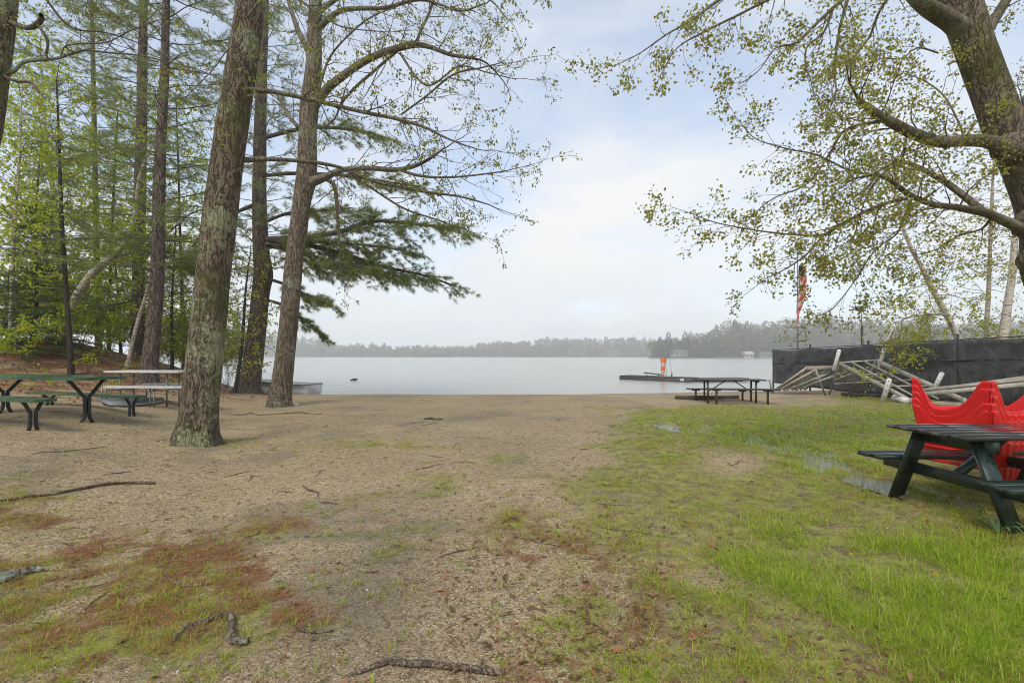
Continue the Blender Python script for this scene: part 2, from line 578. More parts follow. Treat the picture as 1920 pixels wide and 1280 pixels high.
M_leaf_oak = leafmat("young_oak_leaf", [(0, (.20, .24, .035)), (.35, (.30, .33, .05)), (.7, (.22, .25, .07)), (.93, (.36, .27, .05)), (1, (.17, .07, .025))], .5)
M_leaf_maple = leafmat("young_maple_leaf", [(0, (.24, .255, .05)), (.40, (.34, .36, .065)), (.74, (.41, .41, .08)), (.90, (.36, .24, .06)), (1, (.26, .13, .045))], .6)
M_leaf_green = leafmat("fresh_green_leaf", [(0, (.26, .34, .022)), (.4, (.42, .51, .032)), (.8, (.52, .58, .055)), (1, (.38, .38, .06))], .62)
M_leaf_yel = leafmat("yellow_green_leaf", [(0, (.28, .31, .045)), (.5, (.42, .43, .06)), (.9, (.38, .37, .10)), (1, (.31, .22, .06))], .5)
M_needle = leafmat("pine_needle", [(0, (.14, .175, .05)), (.5, (.25, .29, .09)), (1, (.36, .39, .125))], .62, .5)
M_needle_dk = leafmat("spruce_needle", [(0, (.05, .080, .028)), (.6, (.10, .15, .048)), (1, (.17, .23, .065))], .35, .45)
M_dead_needle = leafmat("dead_needle_tuft", [(0, (.14, .06, .03)), (1, (.24, .12, .05))], .3)
M_grass = leafmat("grass_blade", [(0, (.15, .245, .010)), (.35, (.26, .385, .016)), (.72, (.38, .485, .03)), (.92, (.46, .47, .09)), (1, (.50, .40, .20))], .40, .4)
M_grass_dry = leafmat("dry_grass_blade", [(0, (.22, .27, .015)), (.4, (.34, .37, .03)), (.75, (.42, .37, .06)), (1, (.46, .33, .15))], .40, .45)
M_litter = leafmat("fallen_needle", [(0, (.15, .058, .024)), (.6, (.29, .125, .052)), (1, (.42, .23, .11))], .1, .6)
M_deadleaf = leafmat("dead_leaf", [(0, (.10, .055, .03)), (.5, (.20, .12, .065)), (.85, (.30, .2, .12)), (1, (.34, .12, .05))], .2, .6)

M_deadleaf_ = M_deadleaf
# ================================================================== the setting
def masks(x, y):
    """where grass, needle litter, wet soil lie on the ground (0..1)"""
    x = np.asarray(x, float); y = np.asarray(y, float)
    yy = np.maximum(y, 1.2)
    px = CX + F * x / yy; py = HY + F * HC / yy
    sc = np.clip(yy / 4.0, .5, 3)
    n1 = fbm(x * .9, y * .9, 4, 31) - .5
    n2 = fbm(x * 2.6, y * 2.6, 4, 37) - .5
    xb = -35 + np.interp(py, [735, 748, 760, 775, 800, 830, 860, 900, 950, 1000, 1060, 1130, 1200, 1300, 1700],
                   [1640, 1590, 1290, 1170, 1150, 1120, 1100, 1030, 1010, 950, 900, 860, 850, 860, 800])
    w = np.interp(py, [740, 800, 1000, 1300], [50, 110, 330, 420])
    e = (px - xb) / w + n1 * 1.6 + n2 * 1.0
    g = sstep(-.12, .55, e)
    def ell(cx, cy_, rx, ry, k=1.0):
        d = ((px - cx) / rx) ** 2 + ((py - cy_) / ry) ** 2
        return k * np.exp(-d * .8)
    sm = (ell(700, 835, 130, 14, .9) + ell(805, 908, 80, 26, .7) + ell(975, 968, 75, 26, .8) + ell(500, 992, 75, 20, .6)
          + ell(430, 826, 60, 12, .9) + ell(230, 1120, 280, 80, .85) + ell(60, 980, 90, 40, .6) + ell(150, 1230, 260, 70, .95) + ell(1000, 1020, 120, 30, .6)
          + ell(560, 900, 60, 12, .3) + ell(420, 1220, 120, 60, .4) + ell(900, 860, 80, 15, .3) + ell(1190, 772, 90, 10, .6))
    thin = sstep(.0, .30, n1 + .6 * n2) * sstep(420, 800, px) * sstep(760, 860, py) * .55
    n4 = fbm(x * 7, y * 7, 3, 43) - .5
    sm = np.clip(np.maximum(sm, thin) * (0.85 + 1.8 * n2 + 1.0 * n1 + 2.0 * n4), 0, 1)
    bare = np.clip(ell(1375, 868, 60, 22, 1.0) + ell(1480, 755, 120, 8, .9) + ell(1720, 965, 90, 22, .35) + ell(1330, 1090, 60, 20, .3) + ell(1150, 1180, 140, 60, .35), 0, 1)
    worn = np.clip(ell(1080, 1130, 330, 170, 1.0) + ell(1150, 1290, 330, 80, .9) + ell(960, 1000, 160, 60, .6), 0, 1)
    g = g * (1 - worn * np.clip(.42 + 1.6 * n2 + 1.0 * n1, 0, .85))
    g = np.clip(np.maximum(g * (1 - bare), sm), 0, 1)
    side = sstep(0.6, 1.2, y)
    g = np.where(y < 1.2, sstep(-.3, 1.2, x + n1 * 2), g)
    # lushness
    lush = np.clip(ell(1450, 790, 330, 28, 1.1) + ell(1700, 1090, 260, 80, 1.0) + ell(1500, 1060, 200, 60, .6) + ell(1600, 845, 220, 40, .8) + ell(1850, 1180, 200, 120, .7) + ell(1580, 745, 120, 8, 1), 0, 1)
    lush = np.clip(lush + n1 * .9, 0, 1)
    # needles
    nd = (ell(170, 1140, 300, 85, 1.0) + ell(40, 985, 90, 30, .8) + ell(300, 1040, 150, 30, .6) + ell(60, 1240, 160, 40, .7)
          + ell(420, 1090, 110, 40, .6) + ell(560, 1150, 70, 40, .3) + ell(700, 835, 130, 12, .35) + ell(1010, 1030, 150, 35, .65) + ell(1100, 1180, 300, 130, .36)
          + ell(240, 780, 170, 16, .6) + ell(980, 970, 70, 20, .5) + ell(500, 985, 80, 20, .6) + ell(470, 745, 70, 8, .8))
    n3 = fbm(x * 8, y * 8, 3, 41) - .5
    nd = .70 * np.clip(nd * 1.1 * (.72 + 2.2 * n2 + 1.4 * n1 + 3.4 * n3), 0, 1)
    mound = sstep(10.2, 12.5, y + n1 * 2.5) * sstep(-9.0, -12.0, x + n2 * 2)
    nd = np.clip(np.maximum(nd, mound * (.62 + n2 * 1.8 + n3 * 1.5)), 0, 1)
    g = g * (1 - .8 * mound)
    wet = ell(630, 1150, 150, 90, .95) + ell(760, 1010, 120, 50, .35) + ell(960, 830, 120, 30, .25) + ell(520, 1260, 220, 50, .5)
    wet = np.clip(wet * (1 + 1.3 * n1 + n2) + .45 * sstep(.06, .24, n1 + .5 * n2), 0, 1)
    wet = np.clip(wet + sstep(17.6, 19.2, y) * .8, 0, 1)
    return g, nd, wet, lush

def ground_material():
    m, N, L, B = new_mat("sandy_ground")
    tcn = N.new("ShaderNodeTexCoord"); O = tcn.outputs["Object"]
    def at(n):
        a = N.new("ShaderNodeAttribute"); a.attribute_name = n; return a.outputs["Fac"]
    grain = N.new("ShaderNodeTexVoronoi"); grain.inputs["Scale"].default_value = 105; L.new(O, grain.inputs["Vector"])
    sepg = N.new("ShaderNodeSeparateColor"); L.new(grain.outputs["Color"], sepg.inputs[0])
    gr = ramp(N, [(0, (.12, .088, .050)), (.25, (.285, .228, .132)), (.65, (.38, .308, .184)), (.93, (.46, .38, .25)), (1, (.64, .57, .44))])
    L.new(sepg.outputs[0], gr.inputs[0])
    nmid = noise(N, L, 13, 8, .70, vec=O)
    nbig = noise(N, L, .7, 5, .6, vec=O)
    spot = ramp(N, [(.36, (.34, .30, .26)), (.47, (1, 1, 1))])
    L.new(nmid.outputs["Fac"], spot.inputs[0])
    mul = N.new("ShaderNodeMix"); mul.data_type = 'RGBA'; mul.blend_type = 'MULTIPLY'; mul.inputs[0].default_value = .85
    L.new(gr.outputs[0], mul.inputs[6]); L.new(spot.outputs[0], mul.inputs[7])
    bigr = ramp(N, [(.3, (.86, .80, .76)), (.7, (1.12, 1.08, 1.02))])
    L.new(nbig.outputs["Fac"], bigr.inputs[0])
    mul2 = N.new("ShaderNodeMix"); mul2.data_type = 'RGBA'; mul2.blend_type = 'MULTIPLY'; mul2.inputs[0].default_value = 1
    L.new(mul.outputs[2], mul2.inputs[6]); L.new(bigr.outputs[0], mul2.inputs[7])
    col = mul2.outputs[2]
    # wet soil
    wetc = mixc(N, L, .72, col, (.105, .088, .066))
    col = mixc(N, L, at("wet"), col, wetc)
    # needle litter
    nn = noise(N, L, 30, 6, .7, vec=O, mapping=(1, .35, 1))
    nr = ramp(N, [(.3, (.07, .032, .018)), (.5, (.19, .085, .042)), (.72, (.32, .17, .085))])
    L.new(nn.outputs["Fac"], nr.inputs[0])
    def broken(a, lo, hi, nz_):
        s = N.new("ShaderNodeMath"); s.operation = 'MULTIPLY_ADD'; s.inputs[1].default_value = .9
        sub = N.new("ShaderNodeMath"); sub.operation = 'SUBTRACT'; sub.inputs[1].default_value = .5
        L.new(nz_.outputs["Fac"], sub.inputs[0]); L.new(sub.outputs[0], s.inputs[0]); L.new(a, s.inputs[2])
        r = N.new("ShaderNodeMapRange"); r.inputs["From Min"].default_value = lo; r.inputs["From Max"].default_value = hi
        L.new(s.outputs[0], r.inputs["Value"])
        return r.outputs[0]
    col = mixc(N, L, broken(at("needle"), .25, .75, nmid), col, nr.outputs[0])
    # soil and moss under the grass
    gn = noise(N, L, 6, 10, .8, vec=O)
    grr = ramp(N, [(.36, (.07, .048, .03)), (.45, (.16, .118, .064)), (.53, (.25, .245, .05)), (.7, (.33, .35, .06))])
    L.new(gn.outputs["Fac"], grr.inputs[0])
    gb = broken(at("grass"), .25, .95, nmid)
    gm = N.new("ShaderNodeMath"); gm.operation = 'MULTIPLY'; gm.inputs[1].default_value = .85
    L.new(gb, gm.inputs[0])
    col = mixc(N, L, gm.outputs[0], col, grr.outputs[0])
    L.new(col, B.inputs["Base Color"])
    rr = N.new("ShaderNodeMapRange"); rr.inputs["To Min"].default_value = .82; rr.inputs["To Max"].default_value = .42
    L.new(at("wet"), rr.inputs["Value"]); L.new(rr.outputs[0], B.inputs["Roughness"])
    B.inputs["Specular IOR Level"].default_value = .12
    h = N.new("ShaderNodeMath"); h.operation = 'MULTIPLY_ADD'; h.inputs[1].default_value = .35
    L.new(grain.outputs["Distance"], h.inputs[0]); L.new(nmid.outputs["Fac"], h.inputs[2])
    bump(N, L, B, h.outputs[0], .8, .03)
    return m

def ground():
    def axis(segs):
        out = []
        for a, b, st in segs: out.append(np.arange(a, b, st))
        return np.concatenate(out)
    xs = axis([(-900, -100, 100), (-100, -30, 7), (-30, -9, .35), (-9, -5, .12), (-5, 6, .055), (6, 16, .22), (16, 40, 2), (40, 100, 10), (100, 901, 100)])
    ys = axis([(-60, -6, 6), (-6, 1.2, .4), (1.2, 10.6, .05), (10.6, 14, .12), (14, 27, .25), (27, 60, 3), (60, 200, 20), (200, 1001, 100)])
    X, Y = np.meshgrid(xs, ys)
    Z = gz(X, Y)
    Z = np.where(Y > 26, np.minimum(Z, -1.5), Z)
    g, nd, wet, lush = masks(X, Y)
    Z = Z + .02 * np.clip(g, 0, 1) * (fbm(X * 6, Y * 6, 2, 55) - .3) * (Y < 12)
    V = np.stack([X, Y, Z], -1).reshape(-1, 3)
    r, c = len(ys), len(xs)
    i = np.arange(r - 1)[:, None] * c + np.arange(c - 1)[None]
    Fq = np.stack([i, i + 1, i + c + 1, i + c], -1).reshape(-1, 4)
    o = mk("ground", V, Fq, ground_material(), smooth=True, attrs={"grass": g.ravel(), "needle": nd.ravel(), "wet": wet.ravel()})
    o['kind'] = 'structure'
ground()

def water_material(name, base, rough, sc, strength, dist):
    m, N, L, B = new_mat(name)
    B.inputs["Base Color"].default_value = (*base, 1)
    B.inputs["Roughness"].default_value = rough
    B.inputs["IOR"].default_value = 1.333
    a = noise(N, L, sc, 4, .6, mapping=(.6, 1.6, 1))
    b = noise(N, L, sc * .12, 4, .6, mapping=(.35, 1.5, 1))
    s = N.new("ShaderNodeMath"); s.operation = 'MULTIPLY_ADD'; s.inputs[1].default_value = 3.0
    L.new(b.outputs["Fac"], s.inputs[0]); L.new(a.outputs["Fac"], s.inputs[2])
    bump(N, L, B, s.outputs[0], strength, dist)
    return m
M_water = water_material("rippled_lake_water", (.32, .312, .275), .2, 5.0, .34, .08)
mb = MB()
lake = mk("lake", [(-890, 15.5, ZW), (890, 15.5, ZW), (890, 990, ZW), (-890, 990, ZW)], [[0, 1, 2, 3]], M_water)
lake['kind'] = 'structure'
M_pud = water_material("rain_puddle", (.10, .09, .06), .06, 26, .25, .01)
pv = [(PUD[-1][0] - .2, PUD[-1][1] - 1.0), (PUD[-1][0] + 1.5, PUD[-1][1] - .6), (PUD[0][0] + 4.5, PUD[0][1] + 2.5), (PUD[0][0] - 1.2, PUD[0][1] + 1.5), (PUD[0][0] - .8, PUD[0][1] - .6)]
pud = mk("puddle", [(a, b, -.021) for a, b in pv], [[0, 1, 2, 3, 4]], M_pud)
pud['kind'] = 'structure'

# far hills across the lake -------------------------------------------------
def far_profile(px):
    """top of the far tree line, photo row"""
    return np.interp(px, [300, 450, 520, 560, 610, 645, 690, 760, 850, 885, 930, 1000, 1100, 1160, 1222], [630, 616, 619, 627, 635, 646, 643, 647, 649, 644, 638, 634, 632, 630, 633])
def near_profile(px):
    return np.interp(px, [1222, 1240, 1256, 1272, 1285, 1300, 1330, 1352, 1370, 1400, 1430, 1475, 1520, 1552, 1580, 1640, 1760, 2000],
                     [640, 629, 627, 637, 628, 624, 618, 606, 598, 600, 600, 593, 591, 585, 591, 597, 597, 597])

def blob_tree(rng, c, h, w, conifer, nleaf, size):
    """leaf clumps spread through a crown that stands on c"""
    n = nleaf
    if conifer:
        t = rng.power(1.6, n); z = h * (1 - t * .88)
        r = w * t * rng.uniform(.35, 1.0, n) ** .6
    else:
        v = nrm(rng.normal(size=(n, 3))) * rng.uniform(.45, 1, (n, 1)) ** .5
        z = h * (.58 + .42 * v[:, 2]); r = w * np.hypot(v[:, 0], v[:, 1]) * (.8 + .4 * rng.random(n))
    a = rng.uniform(0, 2 * pi, n)
    p = np.stack([c[0] + r * np.cos(a), c[1] + r * np.sin(a), c[2] + z], -1)
    d = nrm(np.stack([np.cos(a), np.sin(a), rng.normal(size=n) * .5 - (.4 if conifer else 0)], -1))
    return leaf_arrays(p, d, size * rng.uniform(.7, 1.4, n), rng, .9, .1)

def attr_leafmat(name):
    m, N, L, B = new_mat(name)
    a = N.new("ShaderNodeAttribute"); a.attribute_name = "tint"
    L.new(a.outputs["Color"], B.inputs["Base Color"])
    B.inputs["Roughness"].default_value = .8
    t = N.new("ShaderNodeBsdfTranslucent"); L.new(a.outputs["Color"], t.inputs["Color"])
    ms = N.new("ShaderNodeMixShader"); ms.inputs[0].default_value = .3
    L.new(B.outputs[0], ms.inputs[1]); L.new(t.outputs[0], ms.inputs[2])
    L.new(ms.outputs[0], N["Material Output"].inputs["Surface"])
    return m
M_far = attr_leafmat("far_foliage")
M_hill = simple("far_hillside", (.05, .055, .03), (.09, .08, .045), .9, .05, bmp=0)
TINTS = [((.055, .085, .032), 0), ((.07, .11, .035), 0), ((.12, .16, .04), 1), ((.20, .22, .05), 1), ((.24, .15, .07), 1), ((.26, .20, .08), 1), ((.18, .11, .06), 1)]

def hill_ridge(name, x0, x1, Y0, Y1, prof, frac, label):
    """land rising from the far shore; prof gives the tree-top row for a photo column"""
    px = np.linspace(x0, x1, 80)
    rows = np.linspace(0, 1, 7)
    V = []
    for k, t in enumerate(rows):
        Y = Y0 + (Y1 - Y0) * t
        top = HC + (HY - prof(px)) / F * Y1 - frac
        z = np.where(t == 0, ZW - .5, np.maximum(.4, top * (t ** 1.1)))
        V.append(np.stack([(px - CX) / F * Y, np.full_like(px, Y), z], -1))
    V.append(np.stack([(px - CX) / F * (Y1 + 60), np.full_like(px, Y1 + 60), np.full_like(px, -2)], -1))
    V = np.array(V); r, c = V.shape[:2]
    i = np.arange(r - 1)[:, None] * c + np.arange(c - 1)[None]
    Fq = np.stack([i, i + 1, i + c + 1, i + c], -1).reshape(-1, 4)
    o = mk(name, V.reshape(-1, 3), Fq, M_hill, smooth=True)
    o['kind'] = 'structure'
    return o

def woods(name, seed, x0, x1, Y0, Y1, prof, n, hmax, leafs, size, weights):
    rng = rngof(seed)
    Vs, Fs, Cs = [], [], []; cnt = 0
    for k in range(n):
        px = rng.uniform(x0, x1); t = rng.power(1.0) if k > n * .35 else rng.uniform(0, .12)
        Y = Y0 + (Y1 - Y0) * t
        row = prof(px) + rng.uniform(-1.5, 3.0)
        top = HC + (HY - row) / F * Y1
        ti = rng.choice(len(TINTS), p=weights); tint, br = TINTS[ti]
        h = min(hmax, max(5, top)) * rng.uniform(.6, 1.0)
        zt = max(h * .8, top * (.42 + .58 * t ** .8)) if t > .02 else h * rng.uniform(.75, 1.1)
        if br == 0 and rng.random() < .35: zt += 2.5
        c = ((px - CX) / F * Y, Y, max(.2, zt - h))
        if c[2] < .3: h = zt - c[2]
        V, Ft = blob_tree(rng, c, h, h * (.26 if br == 0 else .47), br == 0, leafs, size)
        v = np.array(tint) * rng.uniform(.5, .95)
        sh = np.repeat(rng.uniform(.75, 1.2, leafs), 4)[:, None]
        Cs.append(np.concatenate([v[None] * sh, np.ones((len(V), 1))], 1))
        Vs.append(V); Fs.append(Ft + cnt); cnt += len(V)
    o = mk(name, np.concatenate(Vs), np.concatenate(Fs), M_far, attrs={"tint": np.concatenate(Cs)})
    o['kind'] = 'stuff'
    o['label'] = 'hazy mixed woods covering the far shore of the lake'
    o['category'] = 'woods'
    return o

hill_ridge("hills", 1215, 2100, 392, 470, near_profile, 13, "")
hill_ridge("hills", 250, 1260, 700, 860, far_profile, 14, "")
woods("far_woods", 71, 1222, 2050, 396, 468, near_profile, 520, 21, 260, 1.15, [.22, .2, .16, .1, .14, .08, .1])
woods("far_woods", 72, 280, 1235, 705, 855, far_profile, 680, 17, 110, 2.2, [.25, .25, .2, .1, .08, .07, .05])

# ================================================================== trees
class Grow:
    """branches from limbs; collects twig segments and leaf points"""
    def __init__(s, seed, spec):
        s.r = rngof(seed); s.sp = spec
        s.P0, s.P1, s.R0, s.R1 = [], [], [], []
        s.LP, s.LD = [], []
    def seg(s, a, b, r0, r1):
        s.P0.append(a); s.P1.append(b); s.R0.append(r0); s.R1.append(r1)
    def branch(s, p, d, length, r, level):
        sp, rg = s.sp, s.r
        n = max(2, int(length / sp['seg']))
        st = length / n
        p = np.array(p, float); d = nrm(d)
        for i in range(n):
            t = i / n
            d = nrm(d + rg.normal(size=3) * sp['wob'] + np.array([0, 0, sp['trop'] + sp.get('tip', 0) * t]))
            q = p + d * st
            r0 = max(sp['rmin'], r * (1 - t * .8)); r1 = max(sp['rmin'], r * (1 - (t + 1 / n) * .8))
            s.seg(p, q, r0, r1)
            if level < sp['levels'] and t > .12 and rg.random() < sp['fork']:
                a = rg.normal(size=3) * np.array([1, 1, sp.get('flat', .7)])
                perp = nrm(a - d * (a @ d))
                ang = radians(rg.uniform(*sp['ang']))
                s.branch(q, d * cos(ang) + perp * sin(ang), length * rg.uniform(*sp['ratio']) * (1 - .45 * t), r1 * .65, level + 1)
            if level >= sp['leaflevel'] or t > .7:
                if rg.random() < sp['leafp']:
                    s.LP.append(q); s.LD.append(d.copy())
            p = q
        s.LP.append(p); s.LD.append(d.copy())
    def limb(s, pts, rad, spacing, length, start=.15, level=1):
        """side branches along a limb polyline"""
        pts = np.asarray(pts); rg = s.r
        seg = np.linalg.norm(np.diff(pts, axis=0), axis=1); cum = np.concatenate([[0], np.cumsum(seg)])
        u = cum[-1] * start
        while u < cum[-1]:
            k = min(np.searchsorted(cum, u, side='right') - 1, len(seg) - 1)
            f = (u - cum[k]) / max(seg[k], 1e-6)
            p = pts[k] * (1 - f) + pts[k + 1] * f
            d = nrm(pts[k + 1] - pts[k]); rr = rad[k] * (1 - f) + rad[k + 1] * f
            a = rg.normal(size=3) * np.array([1, 1, s.sp.get('flat', .7)]); perp = nrm(a - d * (a @ d))
            ang = radians(rg.uniform(*s.sp['ang']))
            t = u / cum[-1]
            s.branch(p, d * cos(ang) + perp * sin(ang), length * rg.uniform(.5, 1.15) * (1 - .4 * t), min(rr * .5, s.sp.get('rtwig', .012)), level)
            u += spacing * rg.uniform(.5, 1.5)
        s.branch(pts[-1], pts[-1] - pts[-2], length * .8, rad[-1], level)
    def bare(s, name, mat, parent):
        V, Fq = prisms(s.P0, s.P1, s.R0, s.R1, 3)
        return mk(name, V, Fq, mat, parent)
    def crown(s, name, mats, parent, size, per=3, jit=.04, droop=.3, wid=.6):
        rg = s.r
        p = np.repeat(np.array(s.LP), per, 0); d = np.repeat(np.array(s.LD), per, 0)
        n = len(p)
        p = p + rg.normal(size=(n, 3)) * jit
        d = nrm(d * .5 + rg.normal(size=(n, 3)) * .7 + np.array([0, 0, -droop]))
        lf = leaf_arrays(p, d, size * rg.uniform(.6, 1.3, n), rg, wid)
        return crown_mesh(name, prisms(s.P0, s.P1, s.R0, s.R1, 3), lf, mats, parent)

def seen(px, py):
    """a round stem off the axis is drawn wider than it is"""
    return 0.97 / math.sqrt(1 + ((px - CX) / F) ** 2)

def pl(pts, Y, dY=0.0):
    """photo polyline (x, y, width px) at depth Y, drifting in depth by dY along it -> 3D points and radii"""
    n = len(pts)
    o, r = [], []
    for i, q in enumerate(pts):
        y = Y + dY * (i / max(1, n - 1)) ** 1.0
        o.append(P(q[0], q[1], y)); r.append(q[2] / 2 / F * y * seen(q[0], q[1]))
    return np.array(o), np.array(r)

def tree_root(name, base, label, cat='tree', group=None):
    return thing(name, base, label, cat, group)

def build_trunk(root, lines, mat, sides=26, step=.07, rough=.07, seed=1, lobes=.12, name='trunk'):
    V, Fq = trunk_arrays(lines[0], lines[1], sides, step, rough, seed, lobes)
    return mk(name, V, Fq, mat, root, smooth=True)

def limb_mesh(root, limbs, mat, seed=1, sides=9, step=.09, rough=.16):
    for i, (p, r) in enumerate(limbs):
        V, Fq = trunk_arrays(p, r, sides, step, rough, seed + i)
        mk('limb', V, Fq, mat, root, smooth=True)

SP_OAK = dict(seg=.12, wob=.16, trop=.01, tip=.02, rmin=.0028, levels=3, leaflevel=2, fork=.62, ang=(28, 62), ratio=(.45, .75), leafp=.48, flat=.7, rtwig=.014)
SP_MAPLE = dict(seg=.10, wob=.15, trop=-.012, tip=.05, rmin=.0022, levels=3, leaflevel=2, fork=.66, ang=(25, 60), ratio=(.4, .7), leafp=.6, flat=.8, rtwig=.012)

# --- the big lichened oak in front, left
b = gp(365, 832); Y1 = b[1]
root = tree_root('oak_tree', b, 'thick leaning tree trunk with lichen patches, in front of the green tables')
L1, R1 = pl([(365, 845, 112), (366, 822, 96), (372, 780, 86), (386, 650, 80), (401, 500, 76), (421, 350, 73), (441, 200, 70), (462, 70, 66), (470, 0, 64), (490, -150, 60), (505, -330, 50), (530, -560, 36)], Y1)
build_trunk(root, (L1, R1 * .89), M_bark_oak, 40, .05, .05, 4, .48)
limbs = [
    pl([(450, 168, 16), (478, 169, 11), (520, 173, 9.5), (600, 191, 8.5), (680, 210, 7.5), (740, 222, 6.5), (795, 238, 5.5), (835, 258, 4), (870, 272, 3)], Y1, -.9),
    pl([(430, 302, 18), (460, 300, 13), (520, 299, 9), (600, 306, 8), (650, 318, 7), (700, 340, 6), (800, 360, 5), (860, 368, 4), (905, 380, 3)], Y1, .8),
    pl([(650, 319, 5), (700, 355, 4.5), (760, 392, 4), (820, 412, 3), (870, 430, 2)], Y1 + .25, .8),
    pl([(592, 190, 5), (600, 160, 5), (620, 105, 4), (660, 60, 3.5), (700, 30, 2.5), (740, 15, 2)], Y1 - .35, .3),
    pl([(470, 60, 4), (430, 90, 3.5), (400, 130, 3), (360, 170, 2)], Y1 - .3, -1.2),
    pl([(480, -60, 22), (560, -130, 16), (660, -170, 11), (760, -160, 8), (850, -120, 5), (920, -60, 3)], Y1, -.4),
    pl([(480, -30, 18), (400, -80, 13), (300, -90, 8), (200, -60, 5), (130, -20, 3)], Y1, .6),
    pl([(465, 30, 5), (520, -20, 5), (590, 20, 4), (640, 50, 3), (720, 60, 2)], Y1 - .3, -1.0),
]
limb_mesh(root, limbs, M_limb, 20)
g = Grow(101, SP_OAK)
for i, (p_, r_) in enumerate(limbs):
    g.limb(p_, r_, .17, .95 if i < 4 else 1.1, .3)
g.crown('crown', [M_twig, M_leaf_oak], root, .056, 3, .03, .8, .5)

# --- second oak by the shore
b = gp(525, 762); Y2 = b[1]
root = tree_root('oak_tree', b, 'brown oak on the sandy shore with long bare arching limb towards the lake')
L2, R2 = pl([(523, 772, 66), (524, 755, 55), (528, 720, 47), (533, 680, 44), (542, 600, 42), (553, 480, 40), (566, 380, 40), (574, 330, 45), (577, 250, 40), (581, 190, 42), (588, 120, 35), (592, 0, 28), (600, -140, 24), (615, -320, 16)], Y2)
build_trunk(root, (L2, R2 * .88), M_bark_oak2, 32, .07, .05, 9, .26)
limbs = [
    pl([(583, 205, 26), (612, 168, 17), (650, 138, 15), (690, 112, 14), (730, 95, 13), (775, 84, 11), (805, 88, 9), (845, 103, 7), (888, 109, 5)], Y2, -1.2),
    pl([(575, 345, 24), (608, 333, 15), (640, 319, 11), (690, 315, 10), (740, 318, 9), (775, 312, 8), (805, 298, 6), (830, 280, 3)], Y2, -1.8),
    pl([(782, 84, 6), (788, 60, 6), (805, 25, 5), (815, -10, 4), (825, -60, 3)], Y2 - .9, .5),
    pl([(740, 316, 6), (790, 330, 5), (850, 332, 4), (920, 325, 3), (950, 320, 2)], Y2 - 1.1, -.6),
    pl([(745, 95, 6), (705, 130, 5.5), (665, 165, 5), (640, 195, 4), (632, 215, 3)], Y2 - .6, 1.0),
    pl([(750, 100, 5), (800, 160, 4), (860, 125, 3), (910, 135, 2.5), (950, 145, 2)], Y2 - .6, -.8),
    pl([(590, 120, 12), (560, 60, 9), (540, 0, 7), (520, -60, 5)], Y2, .8),
    pl([(592, 60, 12), (640, 20, 9), (720, 15, 7), (790, 0, 6), (860, 20, 4), (900, 10, 3)], Y2, -1.0),
    pl([(560, 240, 8), (540, 215, 7), (520, 180, 5), (500, 170, 4)], Y2, 1.0),
    pl([(597, 330, 10), (625, 345, 9), (632, 380, 8), (634, 420, 7), (636, 460, 5)], Y2 + .2, .6),
    pl([(588, 30, 10), (690, -40, 8), (790, -60, 6), (880, -30, 4), (930, 10, 2.5)], Y2, 1.2),
    pl([(752, 215, 4), (800, 180, 4), (850, 140, 3.5), (900, 128, 3), (940, 118, 2)], Y2 - 1, -.5),
]
limb_mesh(root, limbs, M_limb, 40)
g = Grow(102, dict(SP_OAK, seg=.2, rmin=.0045, rtwig=.018, trop=.0))
for i, (p_, r_) in enumerate(limbs):
    g.limb(p_, r_, .3, 1.8, .35 if i < 2 else .15)
g.crown('crown', [M_twig, M_leaf_oak], root, .082, 3, .05, .8, .5)

